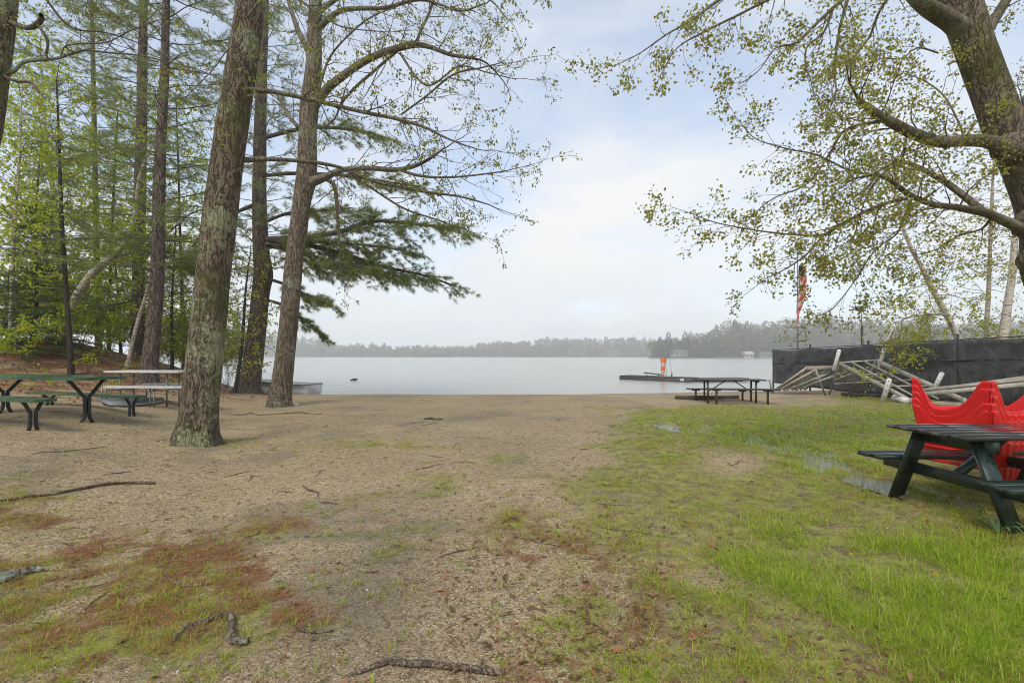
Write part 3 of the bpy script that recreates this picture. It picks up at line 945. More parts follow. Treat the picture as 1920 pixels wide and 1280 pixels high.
# --- pines
def pine(name, label, line, Y, seed, z0, whorl, blen, mat_bark, extra=(), per=13, dens=1.0, dead=True, nl=.19, nw=.0105, ztop=None):
    base = P(line[0][0], line[0][1], Y)
    root = tree_root(name, base, label, group=None)
    pts, rad = pl(line, Y)
    build_trunk(root, (pts, rad), mat_bark, 24, .12, .06, seed, .14)
    rg = rngof(seed)
    s_pts, s_rad = smooth_line(pts, rad, .1)
    P0, P1, R0, R1, TP, TD = [], [], [], [], [], []
    def spray(p, d, length, r, sub=True, foliage_from=.3, lift=.0):
        n = max(4, int(length / .22)); st = length / n
        p = np.array(p, float); d = nrm(d)
        for i in range(n):
            t = i / n
            d = nrm(d + rg.normal(size=3) * np.array([.10, .10, .06]) + np.array([0, 0, lift * (.5 - t)]))
            q = p + d * st
            P0.append(p); P1.append(q); R0.append(max(.004, r * (1 - .85 * t))); R1.append(max(.004, r * (1 - .85 * (t + 1 / n))))
            if t > foliage_from:
                for _ in range(3):
                    if rg.random() < .85 * dens:
                        side = nrm(np.cross(d, [0, 0, 1])) * (1 if rg.random() < .5 else -1)
                        sdv = nrm(d * rg.uniform(.5, 1) + side * rg.uniform(.4, 1.0) + np.array([0, 0, rg.normal() * .22]))
                        l2 = rg.uniform(.2, .75) * (1.1 - .55 * t) * min(1.2, length / 2.5)
                        m = max(2, int(l2 / .11)); pp = q.copy(); dd = sdv
                        for k in range(m):
                            dd = nrm(dd + rg.normal(size=3) * .14 + np.array([0, 0, .04]))
                            qq = pp + dd * (l2 / m)
                            P0.append(pp); P1.append(qq); R0.append(.0055); R1.append(.004)
                            if rg.random() < .92:
                                TP.append(qq); TD.append(dd)
                            pp = qq
                TP.append(q); TD.append(d.copy())
            p = q
    zmax = ztop if ztop else pts[-1][2] - .3
    z = z0
    while z < zmax:
        k = int(np.argmin(np.abs(s_pts[:, 2] - z)))
        p = s_pts[k]
        nb = rg.integers(3, 6)
        a0 = rg.uniform(0, 2 * pi)
        for j in range(nb):
            a = a0 + 2 * pi * j / nb + rg.normal() * .25
            d = np.array([cos(a), sin(a), rg.uniform(-.05, .28)])
            spray(p, d, blen * rg.uniform(.55, 1.15), .022, foliage_from=.22, lift=.02)
        z += whorl * rg.uniform(.7, 1.3)
    if dead:
        zz = base[2] + 1.6
        while zz < z0:
            k = int(np.argmin(np.abs(s_pts[:, 2] - zz))); p = s_pts[k]
            a = rg.uniform(0, 2 * pi); ln = rg.uniform(.3, 1.9); d = np.array([cos(a), sin(a), rg.uniform(-.25, .15)])
            n = 5
            for i in range(n):
                d = nrm(d + rg.normal(size=3) * .15); q = p + d * ln / n
                P0.append(p); P1.append(q); R0.append(.016 * (1 - i / n) + .004); R1.append(.016 * (1 - (i + 1) / n) + .004)
                p = q
            zz += rg.uniform(.12, .45)
    lm = []
    for (poly, y0, dy, sub, start) in extra:
        pp, rr = pl(poly, y0, dy)
        lm.append((pp, rr))
        seg = np.linalg.norm(np.diff(pp, axis=0), axis=1).sum()
        sp_, sr_ = smooth_line(pp, rr, .16)
        for i in range(int(len(sp_) * start), len(sp_) - 1):
            t = i / len(sp_)
            d0 = nrm(sp_[i + 1] - sp_[i])
            for _ in range(3):
                if rg.random() < .8:
                    side = nrm(np.cross(d0, [0, 0, 1])) * (1 if rg.random() < .5 else -1)
                    d = nrm(d0 * rg.uniform(.6, 1.2) + side * rg.uniform(.2, 1.1) + np.array([0, 0, rg.normal() * .34 - .16]))
                    spray(sp_[i], d, sub * rg.uniform(.6, 1.35) * (1.2 - .55 * t), .011, foliage_from=.12)
        spray(sp_[-1], sp_[-1] - sp_[-2], sub * .8, .01, foliage_from=.0)
    if lm:
        limb_mesh(root, lm, M_twig_pine, seed + 60, 8, .15)
    crown_mesh('crown', prisms(P0, P1, R0, R1, 3), needle_arrays(np.array(TP), np.array(TD), nl, nw, per, rg, .95), [M_twig_pine, M_needle], root)
    return root

Y3 = 19.0
pine('pine_tree', 'dark pine by the shoreline with drooping needle boughs spreading over the water',
     [(462, 740, 66), (466, 722, 48), (472, 690, 39), (481, 620, 36), (489, 550, 36), (494, 515, 39), (491, 480, 33), (487, 400, 29), (487, 300, 26), (490, 150, 22), (496, 0, 18), (502, -160, 14), (508, -330, 8)],
     Y3, 303, 4.9, .75, 2.6, M_bark_pine,
     extra=[([(492, 450, 14), (560, 446, 12), (630, 436, 10), (700, 415, 8), (760, 418, 6), (830, 425, 4), (862, 432, 3)], Y3, -2.2, 1.15, .38),
            ([(492, 458, 14), (560, 456, 11), (640, 476, 9), (720, 500, 7), (790, 515, 5), (850, 535, 3)], Y3, -.6, 1.2, .22),
            ([(492, 460, 9), (540, 470, 8), (600, 500, 6), (690, 505, 4), (760, 520, 3)], Y3, 1.6, 1.1, .25),
            ([(492, 452, 9), (550, 452, 8), (620, 455, 6), (690, 460, 5), (760, 470, 3)], Y3, -1.4, 1.2, .2),
            ([(492, 455, 8), (560, 470, 7), (620, 490, 5), (680, 500, 3)], Y3, -2.0, 1.1, .2),
            ([(490, 420, 8), (540, 400, 7), (600, 395, 5), (660, 390, 3)], Y3, -.8, 1.1, .25),
            ([(494, 520, 8), (540, 535, 6), (580, 555, 5), (618, 570, 3)], Y3, -1.0, .8, .25),
            ([(492, 560, 7), (540, 575, 6), (570, 600, 4), (600, 622, 3)], Y3, .4, .8, .3),
            ([(487, 380, 9), (440, 400, 8), (400, 430, 6), (370, 470, 4)], Y3, -1.2, 1.0, .3),
            ([(488, 330, 9), (560, 325, 8), (650, 330, 6), (720, 340, 4), (790, 350, 3)], Y3, 1.2, 1.0, .4),
            ([(488, 260, 9), (580, 240, 8), (670, 245, 5), (730, 260, 3)], Y3, .6, 1.0, .4)],
     dens=.8)
b4 = gp(278, 719)
pine('pine_tree', 'straight dark pine behind the white-topped picnic table',
     [(277, 728, 52), (280, 705, 38), (285, 640, 32), (292, 560, 30), (297, 450, 28), (300, 300, 24), (308, 150, 19), (312, 0, 15), (316, -150, 11), (318, -260, 6)],
     b4[1], 304, 4.2, .62, 3.1, M_bark_pine, dens=.72)
pine('pine_tree', 'grey pine with thick trunk, left neighbour of the straight dark pine',
     [(256, 705, 44), (257, 660, 30), (259, 560, 27), (262, 400, 25), (266, 200, 21), (269, 0, 17), (272, -120, 13), (274, -240, 6)],
     19.5, 305, 3.6, .66, 3.2, M_bark_pine, dens=.66,
     extra=[([(258, 470, 8), (310, 480, 6), (360, 500, 4), (390, 520, 3)], 19.5, -1.5, 1.0, .2),
            ([(258, 560, 7), (200, 575, 6), (160, 590, 4), (130, 600, 3)], 19.5, .8, 1.0, .2)])
pine('pine_tree', 'slender pine farthest back on the needle covered mound',
     [(185, 660, 16), (183, 560, 14), (180, 400, 12), (176, 200, 10), (172, 0, 8), (170, -100, 5)],
     23.0, 306, 3.4, .7, 3.4, M_bark_pine, dens=.62)

# --- leftmost trunk, cut by the frame
Y0 = 7.2
root = tree_root('oak_tree', (P(-120, 667, Y0)[0] - .3, Y0, float(gz(P(-120, 667, Y0)[0] - .3, Y0))), 'mossy trunk with broken branch stubs at the left edge of the photo')
bz = root['_o']
L0, R0_ = pl([(-150, 860, 110), (-140, 800, 92), (-105, 600, 84), (-65, 400, 78), (-32, 240, 74), (-12, 120, 71), (2, 0, 68), (20, -150, 62), (40, -400, 46)], Y0)
build_trunk(root, (L0, R0_), M_bark_oak, 32, .06, .06, 14, .12)
limbs = [
    pl([(2, 145, 13), (28, 132, 9), (42, 118, 8), (70, 113, 8), (105, 110, 7), (140, 99, 6), (162, 94, 6), (205, 99, 5), (255, 103, 4), (300, 112, 3), (370, 130, 2)], Y0, .6),
    pl([(20, 42, 14), (48, 52, 13), (66, 48, 14), (78, 34, 13), (76, 28, 10)], Y0, -.3),
    pl([(70, 46, 7), (84, 66, 7), (90, 84, 6), (86, 102, 6)], Y0 - .25, .1),
    pl([(6, 142, 9), (30, 152, 9), (58, 154, 8), (70, 168, 7), (84, 185, 4)], Y0, -.2),
    pl([(140, 99, 4), (122, 88, 4), (150, 82, 4), (200, 80, 3), (240, 60, 2.5), (290, 40, 2)], Y0 + .25, -.4),
    pl([(88, 0, 6), (110, 30, 5), (140, 55, 4), (200, 62, 3), (270, 85, 2.5), (320, 110, 2)], Y0 + .8, .6),
    pl([(15, -60, 20), (90, -40, 14), (170, -30, 9), (260, -20, 6), (330, 0, 4)], Y0, -.8),
]
limb_mesh(root, limbs, M_limb, 70)
g = Grow(103, dict(SP_OAK, fork=.38, leafp=.4))
for i in (0, 4, 5, 6):
    g.limb(*limbs[i], .26, .95, .25)
g.crown('crown', [M_twig, M_leaf_oak], root, .045, 3, .03, .8, .5)

# --- leafy saplings and birches on the mound
def leafy(name, label, line, Y, seed, mat_bark, leaf, size, spacing, blen, start, per=3, cat='tree', limbs=(), spec=None, group=None, sides=12, droop=.3, jit=.05):
    base = P(line[0][0], line[0][1], Y)
    root = tree_root(name, base, label, cat, group)
    pts, rad = pl(line, Y)
    build_trunk(root, (pts, rad), mat_bark, sides, .1, .07, seed, .08)
    lm = [pl(q, y, dy) for q, y, dy in limbs]
    if lm: limb_mesh(root, lm, mat_bark, seed + 5)
    sp = dict(SP_OAK, seg=.16, trop=.0, tip=.0, rmin=.0035, leaflevel=2, leafp=.75, fork=.4, flat=.35, ang=(45, 85), rtwig=.012)
    if spec: sp.update(spec)
    g = Grow(seed, sp)
    sp_, sr_ = smooth_line(pts, rad, .12)
    g.limb(sp_, sr_, spacing * .62, blen, start)
    for p_, r_ in lm: g.limb(p_, r_, spacing * .62, blen, .2)
    g.crown('crown', [M_twig, leaf], root, size * 1.05, per, jit, droop, .65)
    return root

b6 = gp(133, 702)
leafy('sapling', 'thin black sapling trunk behind the green picnic table', [(133, 705, 15), (132, 660, 12), (128, 600, 11), (121, 500, 10), (115, 400, 9), (110, 250, 6), (106, 150, 3)], b6[1], 401, M_bark_sap, M_leaf_green, .085, .15, 1.5, .28, 3)
leafy('birch_tree', 'upright pale birch behind the thin black sapling', [(100, 655, 16), (101, 600, 14), (105, 520, 14), (108, 430, 13), (100, 360, 11), (88, 280, 8), (80, 180, 5), (76, 90, 3)], 20.5, 402, M_birch, M_leaf_green, .11, .2, 2.2, .3, 3)
leafy('birch_tree', 'leaning birch with forked white limb bending right', [(112, 662, 24), (125, 610, 22), (138, 570, 20), (152, 543, 19), (180, 506, 18), (215, 478, 15), (240, 445, 12), (254, 395, 9), (262, 330, 6), (290, 260, 4)], 18.2, 403, M_birch, M_leaf_green, .10, .26, 1.8, .35, 3,
      limbs=[([(190, 500, 12), (225, 482, 9), (262, 467, 7), (310, 440, 5), (350, 405, 4)], 18.2, .6)])
leafy('birch_tree', 'small slanting birch beside the grey pine', [(233, 705, 11), (240, 680, 10), (250, 635, 9), (262, 590, 8), (273, 555, 7), (281, 520, 5), (292, 470, 3)], 16.8, 404, M_birch, M_leaf_green, .09, .2, 1.0, .3, 3)
leafy('sapling', 'slim grey sapling right of the straight dark pine', [(322, 712, 8), (323, 650, 7), (322, 580, 6), (326, 500, 4), (330, 420, 2)], 18.5, 405, M_bark_sap, M_leaf_green, .085, .12, 1.1, .1, 3)
leafy('sapling', 'slim dark sapling leaning between the big trunk and the shore pine', [(440, 735, 9), (444, 715, 8), (452, 660, 7), (457, 600, 6), (461, 540, 4), (470, 470, 2)], 17.5, 406, M_bark_sap, M_leaf_yel, .09, .14, 1.3, .12, 3)
leafy('birch_tree', 'young birch far left, its crown bright green against the sky', [(20, 650, 12), (22, 560, 10), (28, 420, 8), (36, 300, 6), (40, 200, 4), (42, 120, 2)], 15.5, 407, M_birch, M_leaf_green, .10, .12, 1.7, .25, 3)
leafy('sapling', 'young tree with yellow-green leaves behind the shore oak and pine', [(398, 730, 10), (400, 650, 8), (405, 560, 6), (408, 480, 4), (412, 400, 2)], 22, 408, M_bark_sap, M_leaf_yel, .11, .16, 1.6, .15, 3)
leafy('sapling', 'green sapling growing close to the grey pine', [(228, 690, 8), (225, 620, 6), (222, 560, 5), (215, 480, 3)], 20.5, 409, M_bark_sap, M_leaf_green, .11, .12, 1.3, .1, 3)

leafy('sapling', 'bright green young tree in the gap between the two dark pines and the leaning birch', [(205, 690, 9), (204, 600, 8), (208, 480, 7), (214, 340, 5), (220, 220, 3)], 21.5, 421, M_bark_sap, M_leaf_green, .11, .12, 2.0, .2, 3)
leafy('sapling', 'tall thin young tree with light leaves right of the straight dark pine', [(345, 715, 9), (343, 600, 8), (338, 450, 6), (334, 300, 4), (330, 180, 2)], 22.5, 422, M_bark_sap, M_leaf_green, .11, .13, 2.0, .2, 3)
leafy('sapling', 'young leafy tree on the mound between the far left birch and the upright birch', [(60, 655, 9), (62, 560, 8), (66, 440, 6), (72, 330, 4), (80, 250, 2)], 19.0, 423, M_bark_sap, M_leaf_green, .11, .12, 1.9, .2, 3)
# young spruce on the mound
def spruce(label, base, h, w, seed):
    root = tree_root('spruce_tree', base, label)
    rg = rngof(seed)
    V, Fq = trunk_arrays([base, base + [.05, 0, h * .5], base + [0, 0, h]], [.07, .045, .008], 10, .15, .06, seed)
    mk('trunk', V, Fq, M_bark_sap, root, smooth=True)
    P0, P1, R0, R1, TP, TD = [], [], [], [], [], []
    z = .15
    while z < h:
        t = z / h
        for j in range(6):
            a = rg.uniform(0, 2 * pi); ln = w * (1 - t) ** .8 * rg.uniform(.6, 1.1) + .08
            d = np.array([cos(a), sin(a), .12]); p = base + [0, 0, z]; n = max(3, int(ln / .12))
            for i in range(n):
                d = nrm(d + rg.normal(size=3) * .07 + [0, 0, -.03]); q = p + d * ln / n
                P0.append(p); P1.append(q); R0.append(.009 * (1 - i / n) + .003); R1.append(.009 * (1 - (i + 1) / n) + .003)
                for sgn in (1, -1):
                    sd_ = nrm(d + nrm(np.cross(d, [0, 0, 1])) * sgn * .9)
                    l2 = (.35 * (1 - i / n) + .06) * rg.uniform(.5, 1)
                    m = max(1, int(l2 / .07))
                    for k in range(1, m + 1):
                        TP.append(q + sd_ * l2 * k / m); TD.append(sd_)
                TP.append(q); TD.append(d)
                p = q
        z += .2 * rg.uniform(.7, 1.3)
    crown_mesh('crown', prisms(P0, P1, R0, R1, 3), needle_arrays(np.array(TP), np.array(TD), .085, .011, 9, rg, 1.0), [M_twig_pine, M_needle_dk], root)
b7 = on(*P(66, 645, 15.5)[:2])
spruce('young dark spruce on the needle mound at far left', b7, 4.8, 1.7, 501)
b7 = on(*P(15, 650, 16.8)[:2])
spruce('low bushy spruce at the left edge below the birch crown', b7, 2.4, 2.0, 502)

def shrub(name, label, base, n, h, spread, seed, leaf, size, per=3, leafy_=True, rad=.008, spec=None, cat='shrub', lean=(0, 0)):
    root = None
    sp = dict(SP_OAK, seg=.1, wob=.1, trop=.01, tip=-.02, rmin=.0025, levels=3, leaflevel=2, fork=.4, ang=(25, 55), ratio=(.4, .65), leafp=.6, flat=.8)
    if spec: sp.update(spec)
    g = Grow(seed, sp)
    for k in range(n):
        a = g.r.uniform(0, 2 * pi); s_ = g.r.uniform(.1, 1) * spread
        d = np.array([cos(a) * s_ + lean[0], sin(a) * s_ + lean[1], 1.0])
        g.branch(base + np.array([cos(a), sin(a), 0]) * .08, d, h * g.r.uniform(.6, 1.1), rad, 1)
    o = g.crown(name, [M_twig, leaf], None, size, per, .04, .1, .65) if leafy_ else g.bare(name, M_twig, None)
    tag(o, label, cat)
    return recentre(o)
shrub('shrub', 'bright green bush at the foot of the young dark spruce', gp(60, 682), 9, 1.5, .9, 601, M_leaf_green, .09, 4)
shrub('shrub', 'small green bush right of the leaning birch', on(*P(190, 690, 18.5)[:2]), 7, 1.5, .8, 602, M_leaf_green, .10, 3)
shrub('shrub', 'yellow-green bush at the water between the big trunk and the shore pine', on(*P(425, 730, 19.5)[:2]), 14, 2.3, .6, 603, M_leaf_yel, .075, 2)
shrub('shrub', 'bare twiggy bush at the right foot of the shore pine', on(*P(497, 730, 19.6)[:2]), 8, 1.2, .7, 604, M_leaf_yel, .04, 1, False)
shrub('shrub', 'thin lakeside bush behind the white-topped table', on(*P(345, 722, 19.5)[:2]), 12, 2.2, .6, 605, M_leaf_yel, .08, 2)
shrub('shrub', 'leafy seedling patch on the red mound beside the black sapling', gp(160, 700), 7, .55, 1.2, 606, M_leaf_green, .08, 3)
rs_ = random.Random(5)
for k_ in range(16):
    a_, b_ = rs_.uniform(-15.5, -10.5), rs_.uniform(12.2, 17.0)
    o_ = shrub('shrub', 'small leafy seedling growing from the red needle mound', on(a_, b_), 4, rs_.uniform(.25, .5), 1.1, 650 + k_, M_leaf_green, .06, 3, True, .005, cat='seedling')  # these are seedlings, though their object name says shrub
    o_['group'] = 'seedlings on the needle mound'
shrub('shrub', 'broad green bush on the crest of the mound at far left', on(*P(30, 655, 17.0)[:2]), 12, 1.9, .9, 691, M_leaf_green, .09, 4)
shrub('shrub', 'green bush on the crest of the mound behind the black sapling', on(*P(150, 668, 18.0)[:2]), 10, 1.5, .9, 692, M_leaf_green, .09, 3)
for q_, (sx_, sy_, sY_, sh_, lab_) in enumerate(((318, 712, 21.0, 3.0, 'tall light green bush at the lakeside right of the straight dark pine'),
        (205, 690, 20.5, 3.0, 'tall light green bush between the leaning birch and the grey pine'),
        (378, 726, 21.5, 3.2, 'tall light green bush at the lakeside hidden partly by the big trunk'),
        (75, 655, 19.5, 3.2, 'tall light green bush behind the young dark spruce'))):
    shrub('shrub', lab_, on(*P(sx_, sy_, sY_)[:2]), 16, sh_, .55, 670 + q_, M_leaf_green, .095, 3)
shrub('shrub', 'sprawling green bush beneath the upright pale birch', on(*P(118, 668, 17.5)[:2]), 9, 1.6, .9, 607, M_leaf_green, .095, 3)
shrub('shrub', 'low bush at the waterline behind the straight dark pine', on(*P(300, 716, 20.5)[:2]), 12, 2.0, .8, 608, M_leaf_green, .085, 2)

# --- the maple on the right
YM = 7.0
root = tree_root('maple_tree', (P(2010, 667, YM)[0], YM, float(gz(P(2010, 667, YM)[0], YM))), 'big leaning maple with mossy bark at the right edge, branches over the lawn')
LM, RM = pl([(x_ + 6, y_, w_) for x_, y_, w_ in [(2050, 880, 190), (2040, 800, 160), (2022, 690, 140), (1990, 590, 136), (1966, 530, 138), (1958, 490, 142), (1955, 440, 128), (1942, 380, 124), (1915, 310, 120), (1880, 240, 114), (1852, 170, 104), (1822, 90, 100), (1800, 20, 104), (1778, -50, 100), (1760, -160, 86), (1735, -300, 60)]], YM)
build_trunk(root, (LM, RM * .80), M_bark_maple, 44, .05, .06, 22, .05)
# burl and branch collar
limbs = [
    pl([(1925, 285, 70), (1890, 278, 44), (1850, 265, 32), (1805, 264, 29), (1760, 266, 27), (1710, 250, 25), (1665, 226, 22), (1635, 208, 18), (1618, 194, 12), (1606, 180, 7)], YM - .1, -1.0),
    pl([(1940, 440, 50), (1905, 424, 30), (1870, 408, 25), (1840, 397, 23), (1790, 388, 16), (1745, 382, 14), (1700, 362, 12), (1672, 340, 10), (1640, 328, 7), (1600, 336, 4)], YM - .1, -.9),
    pl([(1845, 398, 18), (1800, 362, 15), (1765, 337, 13), (1725, 315, 11), (1695, 304, 9), (1668, 310, 7), (1645, 322, 4)], YM - .25, .7),
    pl([(1700, 372, 9), (1660, 382, 8.5), (1620, 398, 8), (1575, 422, 7), (1545, 440, 6), (1490, 440, 4.5), (1420, 432, 3.5), (1345, 418, 2.5), (1300, 402, 1.8)], YM - .6, -.5),
    pl([(1660, 226, 9), (1610, 235, 7), (1580, 248, 6), (1560, 280, 5), (1535, 320, 4), (1505, 350, 3.5), (1450, 372, 2.5), (1415, 400, 2)], YM - .8, .8),
    pl([(1812, 60, 60), (1780, 38, 46), (1740, 14, 40), (1712, -12, 36), (1670, -60, 28), (1600, -80, 20), (1500, -70, 14), (1410, -40, 9), (1340, 6, 7), (1300, 36, 5), (1250, 65, 3.5), (1200, 100, 2.2), (1165, 118, 1.6)], YM, -1.2),
    pl([(1640, -70, 14), (1590, -10, 10), (1555, 22, 8), (1520, 55, 6), (1490, 82, 5), (1455, 90, 3.5), (1425, 130, 2.5), (1400, 150, 2)], YM - .6, -.7),
    pl([(1590, -5, 8), (1578, 40, 6.5), (1568, 90, 5.5), (1565, 140, 4.5), (1568, 170, 3.5), (1560, 195, 2.5)], YM - .5, -.5),
    pl([(1560, 18, 7), (1545, 60, 5), (1512, 90, 4), (1512, 130, 3), (1520, 148, 2)], YM - .6, .2),
    pl([(1490, -68, 8), (1470, -20, 6), (1400, 20, 5), (1330, 55, 4), (1270, 90, 2.5), (1240, 140, 1.8)], YM - .9, -.9),
    pl([(1640, 330, 6), (1590, 318, 5), (1530, 290, 4), (1480, 280, 3), (1420, 262, 2), (1396, 240, 1.6)], YM - .9, -.4),
    pl([(1710, 372, 6), (1690, 420, 5), (1680, 440, 4), (1640, 470, 3), (1600, 530, 2.5), (1560, 580, 1.8), (1530, 592, 1.5)], YM - .4, .8),
    pl([(1590, 412, 5), (1545, 440, 4.5), (1520, 470, 4), (1480, 500, 3), (1440, 520, 2)], YM - .7, .3),
    pl([(1850, 60, 30), (1930, -60, 22), (2020, -140, 14), (2100, -160, 8)], YM, .8),
    pl([(1905, 250, 40), (1935, 170, 26), (1960, 120, 20), (2010, 60, 14), (2060, 20, 8)], YM + .3, 1.0),
    pl([(1760, 100, 4), (1720, 90, 3.5), (1690, 110, 3), (1650, 110, 2.5), (1600, 130, 2)], YM + .1, .8),
    pl([(1740, -20, 14), (1690, -30, 10), (1650, 20, 6), (1630, 70, 5), (1600, 110, 3), (1580, 160, 2)], YM + .4, .8),
    pl([(1808, 265, 6), (1800, 235, 5), (1770, 180, 4), (1730, 150, 3), (1700, 140, 2)], YM - .3, .7),
    pl([(1700, 250, 6), (1690, 300, 5), (1650, 330, 4), (1620, 380, 3), (1600, 450, 2)], YM - .5, .9),
    pl([(1860, 405, 8), (1840, 430, 6), (1800, 440, 4), (1750, 470, 3), (1700, 480, 2)], YM + .1, .8),
]
for i, (p_, r_) in enumerate(limbs):
    V, Fq = trunk_arrays(p_, r_, 14 if i in (0, 1, 2, 5) else 8, .07, .12, 80 + i)
    mk('limb', V, Fq, M_limb, root, smooth=True)
# burls
def ball(c, r, sq=(1, 1, 1), n=12, m=8, seed=0):
    V = []; Fl = []
    for i in range(m + 1):
        th = pi * i / m
        for j in range(n):
            a = 2 * pi * j / n
            k = 1 + .12 * (float(vnoise(3 * cos(a) + 9, 3 * sin(a) + i * .8, seed)) - .5) * 2
            V.append(np.array(c) + r * k * np.array([sin(th) * cos(a) * sq[0], sin(th) * sin(a) * sq[1], cos(th) * sq[2]]))
    for i in range(m):
        for j in range(n):
            Fl.append([i * n + j, i * n + (j + 1) % n, (i + 1) * n + (j + 1) % n, (i + 1) * n + j][::-1])
    return V, Fl
v_, f_ = ball(P(1940, 487, YM - .12), .19, (1, 1, 1.05), 18, 12, 3); mk('burl', v_, np.array(f_), M_bark_maple, root, True)
v_, f_ = ball(P(1925, 420, YM - .15), .16, (1, 1, 1.2), 18, 12, 5); mk('burl', v_, np.array(f_), M_bark_maple, root, True)
v_, f_ = ball(P(1900, 276, YM - .15), .26, (1.1, .8, .8), 18, 12, 6); mk('burl', v_, np.array(f_), M_bark_maple, root, True)
g = Grow(111, SP_MAPLE)
for i, (p_, r_) in enumerate(limbs):
    big = i in (0, 1, 2, 5)
    g.limb(p_, r_, (.11 if big else .10) * (1.5 if i in (5, 6, 9) else 1), (.9 if big else .66) * (.62 if i in (5, 9, 6) else 1), .4 if big else .08)
g.crown('crown', [M_twig, M_leaf_maple], root, .042, 7, .05, .35, .75)

# --- birches and bushes beyond the fence
leafy('birch_tree', 'leaning white birch behind the black fence', [(1800, 660, 17), (1795, 632, 15), (1772, 585, 14), (1750, 545, 13), (1728, 500, 11), (1710, 468, 10), (1695, 430, 8), (1680, 370, 6), (1660, 300, 3)], 16.5, 411, M_birch, M_leaf_yel, .085, .22, 1.9, .3, 3,
      limbs=[([(1790, 620, 7), (1770, 590, 5), (1730, 590, 4), (1690, 600, 3), (1660, 640, 2)], 16.5, -1.0)], spec=dict(flat=.8, trop=-.02))
leafy('birch_tree', 'upright birch behind the fence, between the leaning birch and the big maple', [(1849, 660, 12), (1850, 620, 11), (1853, 560, 11), (1856, 480, 9), (1858, 420, 8), (1862, 330, 6), (1868, 250, 3)], 17.5, 412, M_birch, M_leaf_yel, .085, .22, 1.9, .25, 3, spec=dict(flat=.8, trop=-.01))
leafy('birch_tree', 'thicker white birch behind the fence at the right edge', [(1878, 660, 22), (1882, 625, 20), (1890, 570, 18), (1898, 510, 16), (1905, 430, 13), (1915, 330, 9), (1920, 250, 5)], 16.0, 413, M_birch, M_leaf_yel, .085, .22, 1.9, .3, 3, spec=dict(flat=.8, trop=-.01))
shrub('shrub', 'bare stems shooting up behind the black fence', on(*P(1655, 700, 18.8)[:2]) * np.array([1, 1, 0]) + [0, 0, .2], 12, 3.0, .42, 611, M_leaf_yel, .06, 1, True, .014, dict(fork=.22, leafp=.12, levels=2))
shrub('shrub', 'yellow-green vine bush spilling over the black fence', P(1690, 690, 16.6), 9, 1.2, .9, 612, M_leaf_yel, .085, 4, True, .009, dict(tip=-.12), lean=(-.1, -.35))
for kx_, (sx_, sy_, lab_) in enumerate(((1600, 735, 'dry brown weed stalks under the left half of the dock ladder'), (1690, 738, 'dry brown weed stalks at the fence foot right of the dock ladder'), (1850, 745, 'dry brown weed stalks at the fence foot behind the planks'))):
    shrub('weeds', lab_, on(*P(sx_, sy_, 16.6 - kx_ * .9)[:2]), 40, .95, .9, 640 + kx_, M_deadleaf_, .05, 1, True, .007, dict(fork=.3, leafp=.2), cat='weeds')
shrub('shrub', 'leafy tangle behind the fence under the leaning birch', P(1765, 690, 17.6), 14, 2.1, .7, 613, M_leaf_yel, .08, 3, True, .009)
shrub('shrub', 'green tangle behind the fence at the foot of the thick birch', P(1880, 690, 17.0), 12, 1.9, .7, 614, M_leaf_yel, .08, 3, True, .009)
# ================================================================== built things
M_green = wood_paint("green_painted_steel", (.035, .085, .045), (.06, .125, .07), .35, .5, (.30, .30, .24), .03)
M_blackmetal = simple("black_metal", (.008, .010, .010), (.02, .023, .022), .4, 12, bmp=.1)
M_alu = simple("weathered_aluminium", (.44, .44, .41), (.62, .62, .59), .38, 9, metal=.1, bmp=.08)
M_alu_frame = simple("grey_pipe", (.16, .17, .16), (.26, .27, .25), .4, 9, metal=.4, bmp=.05)
M_dock_alu = simple("chalky_aluminium", (.27, .25, .195), (.52, .49, .41), .5, 7, metal=.15, bmp=.12)
M_dock_wood = simple("weathered_dock_wood", (.22, .19, .14), (.42, .37, .29), .7, 6, mapping=(1, 1, 4), bmp=.3)
M_white = simple("white_plastic", (.52, .51, .47), (.70, .69, .65), .45, 6, bmp=.05)
M_hole = simple("dark_hole", (.02, .02, .02), (.03, .03, .03), .8, 5, bmp=0)
M_brown = simple("dark_brown_wood", (.030, .024, .018), (.075, .06, .045), .55, 8, bmp=.2)
M_beam = simple("old_timber", (.04, .028, .02), (.10, .072, .05), .75, 5, mapping=(.3, 1, 1), bmp=.3)
M_dkgreen = wood_paint("dark_green_wet_paint", (.006, .015, .010), (.020, .038, .026), .5, .6, (.09, .08, .055), .02)
M_tabletop = wood_paint("wet_table_boards", (.016, .018, .014), (.038, .034, .026), .085, .12, (.10, .085, .07), .0)
M_red = simple("red_plastic", (.60, .009, .010), (.68, .014, .015), .34, 3, bmp=.03)
M_fabric = None
def fabric_mat():
    m, N, L, B = new_mat("black_windscreen_mesh")
    a = noise(N, L, 2.6, 6, .62, mapping=(1, .8, .55)); a.inputs['Distortion'].default_value = 1.2; b = noise(N, L, 60, 2, .5)
    r = ramp(N, [(.3, (.026, .028, .027)), (.7, (.080, .084, .080))])
    L.new(a.outputs["Fac"], r.inputs[0]); L.new(r.outputs[0], B.inputs["Base Color"])
    B.inputs["Roughness"].default_value = .75
    s = N.new("ShaderNodeMath"); s.operation = 'MULTIPLY_ADD'; s.inputs[1].default_value = .1
    L.new(b.outputs["Fac"], s.inputs[0]); L.new(a.outputs["Fac"], s.inputs[2])
    bump(N, L, B, s.outputs[0], .9, .10)
    return m
M_fabric = fabric_mat()
M_orange = simple("orange_nylon", (.75, .10, .012), (.85, .15, .02), .6, 5, bmp=.05)
M_wstripe = simple("white_nylon", (.46, .37, .33), (.56, .47, .43), .6, 5, bmp=.05)
M_flagred = simple("flag_red", (.52, .03, .03), (.66, .05, .05), .7, 8, bmp=.05)
